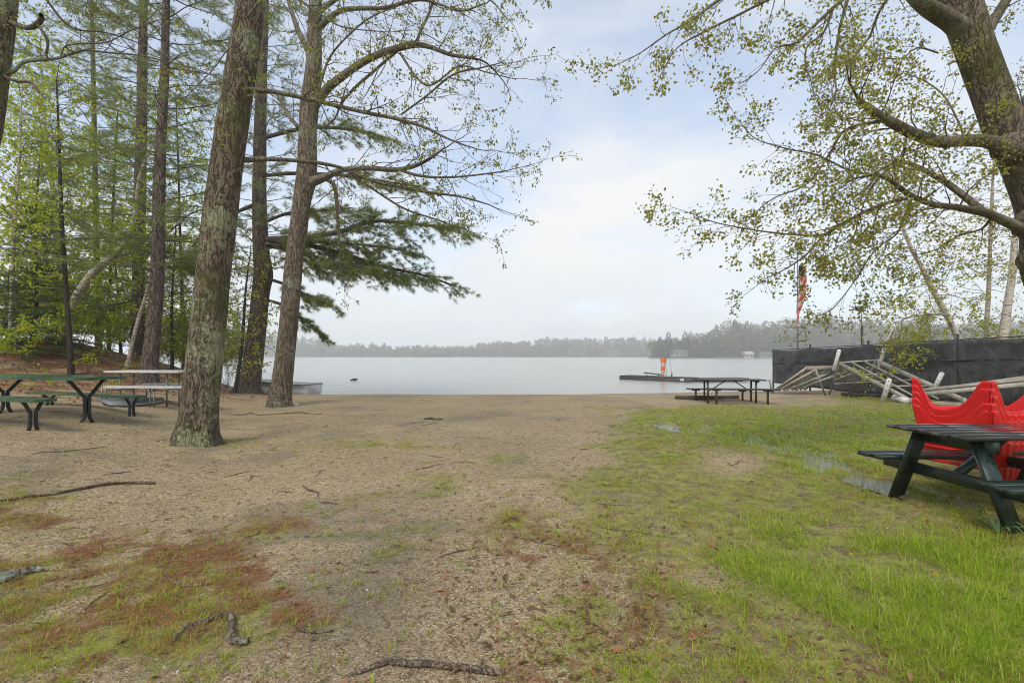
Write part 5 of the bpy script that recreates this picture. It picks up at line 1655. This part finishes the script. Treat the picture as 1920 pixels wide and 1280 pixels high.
# --- red plastic chairs, stacked upside down ---------------------------------------------------
K0 = np.array([5.09, 5.14, 0.0]); E1 = nrm(np.array([.58, .12, 0])); E2 = nrm(np.array([-.215, .6, 0])); N1 = -E2; N2 = -E1
CL1, CL2 = .62, .575
def panel(A, e, ln, n, ztop, zbot, nu=40, nv=20, th=.007, rib=None, zr=1.2):
    V = []; W_ = []
    for i in range(nu + 1):
        s = i / nu
        for j in range(nv + 1):
            f = j / nv; z = ztop(s) * (1 - f) + zbot(s) * f
            out = (z - .45) * .125 + (rib(s, z) if rib else 0) + .016 * (f > .93)
            sh = (z - .45) * .125 * (1 if s < .5 else -1) * abs(2 * s - 1)
            p = np.array(A) + e * (s * ln - sh) + n * out + np.array([0, 0, z])
            V.append(p); W_.append(p - n * th)
    k = (nu + 1) * (nv + 1)
    Fl = []
    for i in range(nu):
        for j in range(nv):
            a = i * (nv + 1) + j
            Fl.append([a, a + 1, a + nv + 2, a + nv + 1]); Fl.append([k + a, k + a + nv + 1, k + a + nv + 2, k + a + 1])
        a = i * (nv + 1); b = a + nv
        Fl.append([a, a + nv + 1, k + a + nv + 1, k + a]); Fl.append([b, k + b, k + b + nv + 1, b + nv + 1])
    for i in (0, nu):
        for j in range(nv):
            a = i * (nv + 1) + j; Fl.append([a, k + a, k + a + 1, a + 1])
    return V + W_, Fl
ZTOP = 1.185
def side_top(s):     # corner leg at s=0, other leg at s=1
    return float(np.interp(s, [0, .10, .16, .22, .30, .40, .52, .64, .74, .80, .84, .885, .92, 1], [ZTOP, ZTOP, 1.13, 1.04, .95, .885, .85, .84, .845, .87, .96, 1.14, ZTOP, ZTOP]))
def back_top(s):
    return float(np.interp(s, [0, .07, .30, .36, .45, .55, .64, .70, .93, 1], [ZTOP, ZTOP, .885, .86, .85, .85, .86, .885, ZTOP, ZTOP]))
def rib_b(s, z):
    return .014 * (abs(((s * 7) % 1) - .5) < .32) * (z < back_top(s) - .035) * (.12 < s < .88)
t0 = thing('plastic_chair', K0 + E1 * .32 + E2 * .33 + [0, 0, 0], 'topmost red plastic chair of the upturned stack behind the green table', 'chair', 'red plastic chairs stacked upside down')
m = MB()
zb_side = lambda s: .56 + .02 * sin(pi * s)
v_, f_ = panel(K0, E2, CL2, N2, side_top, zb_side); m.add(v_, f_)
v_, f_ = panel(K0 + E1 * CL1, E2, CL2, -N2, lambda s: side_top(s) if s < .6 else .845, zb_side); m.add(v_, [q[::-1] for q in f_])
v_, f_ = panel(K0 + E2 * CL2, E1, CL1, -N1, lambda s: back_top(s) if s < .6 else .85, zb_side); m.add(v_, [q[::-1] for q in f_])
v_, f_ = panel(K0, E1, CL1, N1, back_top, zb_side, rib=rib_b); m.add(v_, [q[::-1] for q in f_])
for cc, na, nb_ in ((K0, N1, N2), (K0 + E1 * CL1, N1, -N2), (K0 + E2 * CL2, -N1, N2)):
    zz_ = np.linspace(.57, ZTOP - .004, 9)
    m.tube([cc + (na + nb_) * ((z_ - .45) * .125 - .012) + [0, 0, z_] for z_ in zz_], [.012] * 9, 8)
m.build('shell', M_red, t0, False)
m = MB()
for k in range(6):
    a = K0 + E1 * .04 + E2 * (.07 + k * .104) + [0, 0, .80]; m.beam(a, a + E1 * (CL1 - .08), .09, .012)
m.build('seat', M_red, t0)
m = MB()
v_, f_ = panel(K0 + N1 * .0, E1, CL1, N1, lambda s: .565, lambda s: .36 - .06 * sin(pi * s) ** .5, rib=lambda s, z: .012 * (abs(((s * 7) % 1) - .5) < .34)); m.add(v_, f_)
m.build('backrest', M_red, t0)
for s0, A in ((0, K0 - E1 * .065), (1, K0 + E1 * (CL1 + .065))):
    m = MB(); m.beam(A + E2 * .03 + [0, 0, .555], A + E2 * (CL2 - .02) + [0, 0, .565], .07, .03); m.build('armrest', M_red, t0)
labs = ['second red plastic chair from the top of the upturned stack', 'middle red plastic chair of the upturned stack of five', 'second red plastic chair from the bottom of the upturned stack', 'lowest red plastic chair of the upturned stack, its back touching the grass']
for k, lab in enumerate(labs):
    c = t0.copy(); COL.objects.link(c)
    c.location = (t0.location.x + .004 * (k % 2), t0.location.y - .003 * k, t0.location.z - .077 * (k + 1))
    c.rotation_euler = (0, 0, radians((-.8, .9, -.5, .7)[k]))
    c['label'] = lab
    for ch in t0.children:
        d = ch.copy(); COL.objects.link(d); d.parent = c

# --- houses on the far shore ---------------------------------------------------------------------
M_hwall = simple("pale_house_wall", (.26, .25, .22), (.36, .35, .31), .7, .5, bmp=0)
M_hwall2 = simple("grey_house_wall", (.16, .165, .145), (.24, .24, .21), .7, .5, bmp=0)
M_roof1 = simple("pale_roof", (.42, .36, .32), (.55, .48, .43), .8, .6, bmp=0)
M_roof2 = simple("green_roof", (.09, .15, .11), (.14, .20, .15), .8, .6, bmp=0)
M_win = simple("dark_window", (.02, .025, .03), (.04, .045, .05), .2, .5, bmp=0)
def house(px0, px1, row0, rowt, rowe, Y, wall, roof, label):
    x0, x1 = (px0 - CX) / F * Y, (px1 - CX) / F * Y
    zb, ze, zr = P(0, row0, Y)[2], P(0, rowe, Y)[2], P(0, rowt, Y)[2]
    t = thing('lake_house', ((x0 + x1) / 2, Y, zb), label, 'house', 'houses on the far shore')
    dp = 7.0
    m = MB(); m.box(((x0 + x1) / 2, Y + dp / 2, (zb - 1 + ze) / 2), x1 - x0, dp, ze - zb + 1); m.build('wall', wall, t)
    m = MB(); w = (x1 - x0) / 2 + .6
    m.prism([(-w, 0), (w, 0), (w * .55, zr - ze), (-w * .55, zr - ze)], (1, 0, 0), (0, 0, 1), ((x0 + x1) / 2, Y + dp / 2, ze + .02), np.array([0, 1., 0]), dp + 1.2); m.build('roof', roof, t)
    n = max(2, int((x1 - x0) / 3))
    for k in range(n):
        x = x0 + (x1 - x0) * (k + .5) / n
        m = MB(); m.box((x, Y - .03, (zb + ze) / 2 + .3), 1.1, .1, min(1.4, (ze - zb) * .5)); m.build('window', M_win, t)
house(1256, 1290, 668, 655, 660, 393, M_hwall2, M_roof2, 'low green-roofed lake house on the far shore above the wind sock')
house(1397, 1413, 671, 658.5, 664, 390, M_hwall, M_roof1, 'small pale boathouse at the far waterline left of the fence')
house(1425, 1447, 670, 659.5, 664, 393, M_hwall2, M_roof2, 'grey-green lake house on the far shore just left of the fence end')
house(1352, 1362, 664, 656.5, 660, 405, M_hwall, M_roof1, 'little white cottage among trees on the far shore')

# ================================================================== fallen wood, litter, grass
def stick(name, label, cat, pts, mat, lift=.3, sides=8, group=None, seed=1):
    q = []; r = []
    rs = random.Random(seed * 7)
    fine_ = []
    for (x0, y0, w0), (x1, y1, w1) in zip(pts[:-1], pts[1:]):
        fine_ += [(x0, y0, w0), ((x0 + x1) / 2 + rs.uniform(-2, 2), (y0 + y1) / 2 + rs.uniform(-1.5, 1.5), (w0 + w1) / 2 * rs.uniform(.8, 1.15))]
    for px, py, w in fine_ + [pts[-1]]:
        g_ = gp(px, py); rr = w / 2 / F * g_[1] / math.sqrt(1 + ((px - CX) / F) ** 2 * .6 + ((py - HY) / F) ** 2); q.append(g_ + [0, 0, rr * lift + .004]); r.append(rr)
    V, Fq = trunk_arrays(np.array(q), np.array(r), sides, .03, .22, seed)
    # close the ends
    n = len(V); k = sides
    caps = [list(range(k))[::-1], list(range(n - k, n))]
    m = MB(); m.add(V, [list(f) for f in Fq] + caps)
    o = m.build(name, mat, None, True)
    tag(o, label, cat, group); recentre(o)
    return o
stick('fallen_branch', 'long thin dark stick lying on the sand at left', 'branch', [(-40, 946, 5), (0, 941, 6), (60, 933, 7), (120, 925, 7), (180, 913, 7), (230, 908, 6), (290, 908, 6)], M_dead, .8, seed=2)
stick('fallen_branch', 'broken branch with pale lichen at the lower left edge', 'branch', [(-40, 1108, 26), (0, 1093, 25), (40, 1080, 22), (62, 1074, 19), (76, 1073, 12), (90, 1071, 4)], M_dead_lich, .9, 12, seed=3)
stick('fallen_branch', 'hooked thick piece of dead branch near the bottom left', 'branch', [(322, 1216, 4), (332, 1198, 11), (345, 1186, 12), (380, 1172, 12), (420, 1157, 13), (432, 1160, 14), (434, 1185, 16), (436, 1206, 19), (452, 1210, 18), (466, 1208, 14)], M_dead, .9, 12, seed=4)
stick('fallen_branch', 'straight half-buried grey branch at the bottom centre', 'branch', [(655, 1268, 5), (690, 1258, 9), (730, 1247, 13), (800, 1250, 15), (870, 1258, 15), (945, 1268, 12)], M_dead, .6, 10, seed=5)
stick('fallen_branch', 'curved black twig left of the hooked branch', 'branch', [(308, 1080, 3), (320, 1090, 5), (345, 1100, 6), (372, 1101, 5), (392, 1098, 4)], M_dead, .8, seed=6)
stick('fallen_branch', 'forked dark twig on the wet sand right of the hooked branch', 'branch', [(552, 1176, 4), (565, 1186, 6), (590, 1189, 6), (625, 1184, 4)], M_dead, .8, seed=7)
stick('fallen_branch', 'short black stick alone on the open sand', 'branch', [(795, 786, 3), (808, 785, 4), (820, 787, 4), (830, 787, 3)], M_dead, .8, seed=8)
stick('fallen_branch', 'crooked twig on the sand in the middle distance', 'branch', [(568, 912, 3), (580, 921, 4), (596, 925, 3), (600, 940, 3), (632, 946, 3)], M_dead, .8, seed=9)
stick('fallen_branch', 'stick rising towards the big trunk foot on the sand', 'branch', [(60, 852, 1.6), (90, 848, 2), (140, 845, 2), (200, 838, 1.2)], M_dead, .8, seed=10)
stick('fallen_branch', 'thin twig lying across the sand in front of the shore oak', 'branch', [(440, 779, 1.2), (470, 775, 1.5), (500, 778, 1.6), (560, 774, 2), (605, 777, 1.2)], M_dead, .8, seed=12)
a = on(*P(-25, 674, 15.5)[:2]); b = on(*P(70, 673, 15.6)[:2])
V, Fq = trunk_arrays(np.array([a + [0, 0, .1], (a + b) / 2 + [0, 0, .14], b + [0, 0, .1]]), np.array([.11, .10, .08]), 12, .08, .15, 33)
m = MB(); m.add(V, [list(f) for f in Fq] + [list(range(12))[::-1], list(range(len(V) - 12, len(V)))]); o = m.build('fallen_log', M_bark_pine, None, True)
tag(o, 'dark fallen log lying on the needle mound at far left', 'log'); recentre(o)
q = gp(552, 760); m = MB(); m.add([q + [-.14, -.05, .015], q + [.12, -.08, .02], q + [.16, .08, .03], q + [-.05, .12, .025], q + [0, 0, .06]], [[0, 1, 4], [1, 2, 4], [2, 3, 4], [3, 0, 4], [3, 2, 1, 0]])
o = m.build('paper_scrap', M_white); tag(o, 'small white scrap of paper at the foot of the shore oak', 'litter'); recentre(o)

rg = rngof(900)
nt_ = 0
while nt_ < 90:
    x = rg.uniform(-9, 4); y = rg.uniform(2.6, 16) ; px = CX + F * x / y
    if not (-100 < px < 1500): continue
    ln = rg.uniform(.08, .45); a = rg.uniform(0, 2 * pi); pts = []; p = np.array([x, y])
    for k in range(5):
        pts.append([p[0], p[1], float(gz(p[0], p[1])) + .006]); a += rg.normal() * .35; p = p + np.array([cos(a), sin(a)]) * ln / 4
    V, Fq = tube(np.array(pts), [.004, .005, .005, .004, .002], 5)
    o = mk('twig', V, Fq, M_dead, None, True); tag(o, 'small dead twig lying on the sandy ground', 'twig', 'small dead twigs scattered over the ground'); recentre(o)
    nt_ += 1

def scatter(rg, n, y0, y1, power, margin=1.2):
    """ground points over the seen part of the ground, denser near the camera"""
    u_ = rg.random(n)
    y = (y0 ** (1 - power) + u_ * (y1 ** (1 - power) - y0 ** (1 - power))) ** (1 / (1 - power))
    half = 1.07 * y + margin
    x = rg.uniform(-1, 1, n) * half
    return x, y

def blades(x, y, h, w, lean, rg, a=None):
    n = len(x); z = gz(x, y)
    if a is None: a = rg.uniform(0, 2 * pi, n)
    d = np.stack([np.cos(a), np.sin(a), np.zeros(n)], -1); s = np.stack([-np.sin(a), np.cos(a), np.zeros(n)], -1)
    p = np.stack([x, y, z - .004], -1); up = np.array([0, 0, 1.0])
    h = h[:, None]; w = w[:, None]; lean = lean[:, None]
    m = p + up * h * .55 / (1 + .25 * lean) + d * h * lean * .40
    t_ = p + up * h * np.maximum(.12, 1 - .48 * lean) + d * h * lean
    V = np.stack([p - s * w, p + s * w, m + s * w * .75, m - s * w * .75, t_], 1).reshape(-1, 3)
    o = np.arange(n)[:, None] * 5
    return V, np.concatenate([o + np.array([[0, 1, 2]]), o + np.array([[0, 2, 3]]), o + np.array([[3, 2, 4]])])

def grass():
    rg = rngof(901)
    x, y = scatter(rg, 150000, 1.9, 20, 1.25)
    g, nd, wet, lush = masks(x, y)
    cl = fbm(x * 3.2, y * 3.2, 3, 61)
    cl2 = fbm(x * 9, y * 9, 2, 63)
    keep = rg.random(len(x)) < np.clip(g * (.10 + 3.2 * np.clip(cl - .34, 0, 1) + 1.6 * np.clip(cl2 - .48, -.2, 1)) * (.5 + .6 * lush), 0, 1)
    keep &= rg.random(len(x)) > .30 * np.exp(-(puddle_d(x, y) / .4) ** 2)
    keep &= ~((x < -9) & (y > 11))
    x, y, lush, g = x[keep], y[keep], lush[keep], g[keep]
    k = 7
    big = np.repeat(rg.gamma(2.2, .42, len(x)), k); pale = np.repeat(rg.random(len(x)), k)
    x = np.repeat(x, k); y = np.repeat(y, k); lush = np.repeat(lush, k); g = np.repeat(g, k)
    n = len(x); r = (.010 + .010 * y ** .5) * (.4 + big)
    ox = rg.normal(size=n) * r; oy = rg.normal(size=n) * r
    az = np.arctan2(oy, ox) + rg.normal(size=n) * .7
    x = x + ox; y = y + oy
    tall = fbm(x * 1.7, y * 1.7, 3, 71)
    h = (.013 + .026 * rg.random(n) + lush * (.008 + .036 * rg.random(n)) * (.2 + 1.5 * tall)) * np.clip(.35 + g, .5, 1.2)
    h *= (.45 + .65 * np.minimum(big, 2.6)) * (1 + .6 * (rg.random(n) < .03))
    h += (.06 * rg.random(n) + .035) * np.exp(-(puddle_d(x, y) / .55) ** 2)
    w = (.0011 + .0007 * rg.random(n)) * np.clip(.55 + y * .17, 1, 3.2)
    ln = rg.uniform(.25, 1.75, n)
    dry = .55 * rg.random(n) + .45 * pale > .32 + .62 * lush + .5 * (fbm(x * 1.3, y * 1.3, 2, 81) - .5)
    for sel, mat in ((~dry, M_grass), (dry, M_grass_dry)):
        V, Ft = blades(x[sel], y[sel], h[sel], w[sel], ln[sel], rg, az[sel])
        o = mk('grass', V, Ft, mat); o['kind'] = 'stuff'; o['label'] = 'short patchy lawn grass' if mat is M_grass else 'dry yellowish grass among the green'; o['category'] = 'grass'
    return n
ng = grass()

def tufts():
    """coarse tufts on the sand"""
    rg = rngof(902)
    x, y = scatter(rg, 6000, 2.1, 14, 1.5)
    g, nd, wet, lush = masks(x, y)
    px = CX + F * x / y
    keep = rg.random(len(x)) < np.clip(.035 + .8 * g * (g < .9) + .25 * nd, 0, 1)
    keep &= ~((x < -6) & (y > 9))
    x, y = x[keep], y[keep]
    k = 16; n = len(x) * k
    sz = np.repeat(rg.uniform(.4, 1.2, len(x)), k)
    x = np.repeat(x, k) + rg.normal(size=n) * .022 * sz; y = np.repeat(y, k) + rg.normal(size=n) * .022 * sz
    h = rg.uniform(.02, .075, n) * sz; w = rg.uniform(.0012, .0022, n) * np.clip(.6 + y * .12, 1, 2.5)
    dry = rg.random(n) < .45
    for sel, mat, lab in ((~dry, M_grass, 'loose green grass tufts on the sand'), (dry, M_grass_dry, 'yellowed grass tufts on the sand')):
        V, Ft = blades(x[sel], y[sel], h[sel], w[sel], rg.uniform(.3, 1.4, sel.sum()), rg)
        o = mk('grass', V, Ft, mat); o['kind'] = 'stuff'; o['label'] = lab; o['category'] = 'grass'
tufts()

def needles():
    rg = rngof(903)
    x, y = scatter(rg, 260000, 1.9, 9, 1.7)
    g, nd, wet, lush = masks(x, y)
    keep = rg.random(len(x)) < np.clip((nd - .15) * 1.2, .012, 1) * np.clip(3.5 / y, .2, 1)
    x, y = x[keep], y[keep]; n = len(x)
    p = np.stack([x, y, gz(x, y) + .004 + .012 * rg.random(n)], -1)
    a = rg.uniform(0, 2 * pi, n); d = np.stack([np.cos(a), np.sin(a), rg.normal(size=n) * .12], -1)
    s = np.stack([-np.sin(a), np.cos(a), np.zeros(n)], -1)
    L_ = rg.uniform(.035, .10, n)[:, None]; w = .0011 * np.clip(.5 + y * .22, 1, 3)[:, None]
    b = p + d * L_
    V = np.stack([p - s * w, p + s * w, b + s * w * .6, b - s * w * .6], 1).reshape(-1, 3)
    o = mk('needle_litter', V, np.arange(n * 4).reshape(-1, 4), M_litter); o['kind'] = 'stuff'; o['label'] = 'reddish fallen pine needles'; o['category'] = 'needles'
needles()

def dead_leaves():
    rg = rngof(904)
    x, y = scatter(rg, 26000, 2.0, 12, 1.6)
    g, nd, wet, lush = masks(x, y)
    px = CX + F * x / y
    keep = rg.random(len(x)) < np.clip(.05 + .22 * nd + (.30 * g * (1 - lush) + .35 * np.exp(-((px - 1080) / 330) ** 2 - ((HY + F * HC / y - 1150) / 170) ** 2)) * (px > 820), 0, 1)
    x, y = x[keep], y[keep]; n = len(x)
    p = np.stack([x, y, gz(x, y) + .008 + .012 * rg.random(n)], -1)
    a = rg.uniform(0, 2 * pi, n); d = np.stack([np.cos(a), np.sin(a), rg.normal(size=n) * .25], -1)
    s = nrm(np.cross(d, np.array([0, 0, 1.0]) + rg.normal(size=(n, 3)) * .35)); nn_ = np.cross(s, d)
    L_ = (.010 + .052 * rg.random(n) ** 2.5)[:, None]
    V = []
    prof = [(0, 0), (.25, .22), (.38, .13), (.58, .27), (.70, .14), (1, 0), (.70, -.14), (.58, -.27), (.38, -.13), (.25, -.22)]
    for t_, wv in prof:
        V.append(p + d * L_ * t_ + s * L_ * wv + nn_ * L_ * (.25 * abs(wv) + .12 * t_ * t_))
    c = p + d * L_ * .5
    V = np.stack(V + [c], 1).reshape(-1, 3)
    o_ = np.arange(n)[:, None] * 11; k = 10
    Ft = np.concatenate([o_ + np.array([[i, (i + 1) % k, 10]]) for i in range(k)])
    o = mk('leaf_litter', V, Ft, M_deadleaf); o['kind'] = 'stuff'; o['label'] = 'scattered brown dead leaves'; o['category'] = 'leaves'
dead_leaves()

def mound_litter():
    rg = rngof(914)
    x = rg.uniform(-22, -9, 9000); y = rg.uniform(10, 19, 9000)
    g, nd, wet, lush = masks(x, y)
    keep = rg.random(len(x)) < nd * .7
    x, y = x[keep], y[keep]; n = len(x)
    p = np.stack([x, y, gz(x, y) + .01], -1); d = rg.normal(size=(n, 3)) * [1, 1, .25]
    V, Ft = leaf_arrays(p, d, rg.uniform(.04, .11, n), rg, .7)
    o = mk('leaf_litter', V, Ft, M_deadleaf); o['kind'] = 'stuff'; o['label'] = 'dead leaves lying on the needle mound'; o['category'] = 'leaves'
mound_litter()

def gravel():
    rg = rngof(905)
    x, y = scatter(rg, 60000, 1.9, 9, 2.0)
    g, nd, wet, lush = masks(x, y)
    keep = rg.random(len(x)) < np.clip(1.0 - 1.1 * g - .8 * nd, 0, 1)
    x, y = x[keep], y[keep]; n = len(x)
    r = .0022 * np.exp(rg.normal(size=n) * .45) * np.clip(.7 + .12 * y, 1, 2)
    p = np.stack([x, y, gz(x, y) + r * .3], -1)
    dirs = np.array([[1, 0, 0], [-1, 0, 0], [0, 1, 0], [0, -1, 0], [0, 0, 1]], float)
    V = p[:, None] + dirs[None] * (r[:, None, None] * rg.uniform(.6, 1.4, (n, 5, 1)))
    o_ = np.arange(n)[:, None] * 5
    Ft = np.concatenate([o_ + np.array([f]) for f in ([0, 2, 4], [2, 1, 4], [1, 3, 4], [3, 0, 4])])
    o = mk('gravel', V.reshape(-1, 3), Ft, M_gravel); o['kind'] = 'stuff'; o['label'] = 'coarse gravel grains on the sand'; o['category'] = 'gravel'
M_gravel = leafmat("gravel_grain", [(0, (.06, .05, .04)), (.4, (.20, .16, .115)), (.8, (.33, .27, .20)), (1, (.58, .54, .48))], 0, .6)
gravel()

# dandelions and the broad weed
M_dand = simple("dandelion_yellow", (.75, .48, .01), (.85, .62, .02), .6, 40, bmp=0)
M_stem = simple("pale_stem", (.25, .30, .08), (.34, .38, .12), .5, 10, bmp=0)
for px, py, h, lab in ((1598, 1050, .05, 'yellow dandelion low in the grass, nearest the middle of the lawn'), (1756, 1090, .05, 'yellow dandelion in the grass at the lower right'), (1552, 1008, .16, 'tall pale dandelion stem in the lawn'), (1577, 958, .05, 'small dandelion in the mossy grass left of the green table leg')):
    b = gp(px, py + h * 40)
    t = thing('dandelion', b, lab, 'flower', 'dandelions in the lawn')
    m = MB(); m.tube([b, b + [.006, 0, h * .6], b + [-.004, .003, h]], [.0022, .002, .002], 6); m.build('stem', M_stem, t, True)
    rg = rngof(int(px)); n = 60
    d = nrm(rg.normal(size=(n, 3)) * [1, 1, .4] + [0, 0, .35]); c0 = np.tile(b + np.array([-.004, .003, h]), (n, 1))
    V, Ft = leaf_arrays(c0, d, .014 if h < .1 else .010, rg, .35)
    mk('flower_head', V, Ft, M_dand, t)
b = gp(1872, 1003)
t = thing('weed', b, 'broad-leaved grey-green weed at the foot of the green picnic table', 'weed')
M_weed = leafmat("weed_leaf", [(0, (.10, .16, .06)), (1, (.17, .23, .10))], .3)
rg = rngof(77); V = []; Fl = []; n0 = 0
for k in range(11):
    a = rg.uniform(0, 2 * pi); ln = rg.uniform(.12, .22); d = np.array([cos(a), sin(a), 0]); s = np.array([-sin(a), cos(a), 0])
    for i in range(7):
        f = i / 6; c = b + d * ln * f + np.array([0, 0, .12 * sin(pi * f * .75) * (1.2 - k * .05)]); w = .012 * sin(pi * min(1, f * .96 + .04)) ** .7
        V += [c - s * w, c + [0, 0, -.004], c + s * w]
    for i in range(6):
        q = n0 + i * 3; Fl += [[q, q + 1, q + 4, q + 3], [q + 1, q + 2, q + 5, q + 4]]
    n0 += 21
mk('leaves', V, np.array(Fl), M_weed, t, True)

# ================================================================== the air over the lake
m = MB(); X0, X1, Y0_, Y1_, Z0, Z1 = -960, 960, -95, 1060, -2.7, 46
m.add([(X0, Y0_, Z0), (X1, Y0_, Z0), (X1, Y1_, Z0), (X0, Y1_, Z0), (X0, Y0_, Z1), (X1, Y0_, Z1), (X1, Y1_, Z1), (X0, Y1_, Z1)],
      [[3, 2, 1, 0], [4, 5, 6, 7], [0, 1, 5, 4], [1, 2, 6, 5], [2, 3, 7, 6], [3, 0, 4, 7]])
hm = bpy.data.materials.new("haze"); hm.use_nodes = True
hn = hm.node_tree.nodes; hn.remove(hn["Principled BSDF"])
pvn = hn.new("ShaderNodeVolumePrincipled")
pvn.inputs["Color"].default_value = (.97, .965, .94, 1)
pvn.inputs["Density"].default_value = 0.00095
pvn.inputs["Anisotropy"].default_value = 0.15
hm.node_tree.links.new(pvn.outputs[0], hn["Material Output"].inputs["Volume"])
hm.cycles.volume_sampling = 'DISTANCE'
hm.cycles.homogeneous_volume = True
haze = m.build('haze', hm); haze['kind'] = 'stuff'; haze['label'] = 'pale mist in the air over the lake'; haze['category'] = 'haze'

for o in list(bpy.data.objects):
    if '_o' in o: del o['_o']
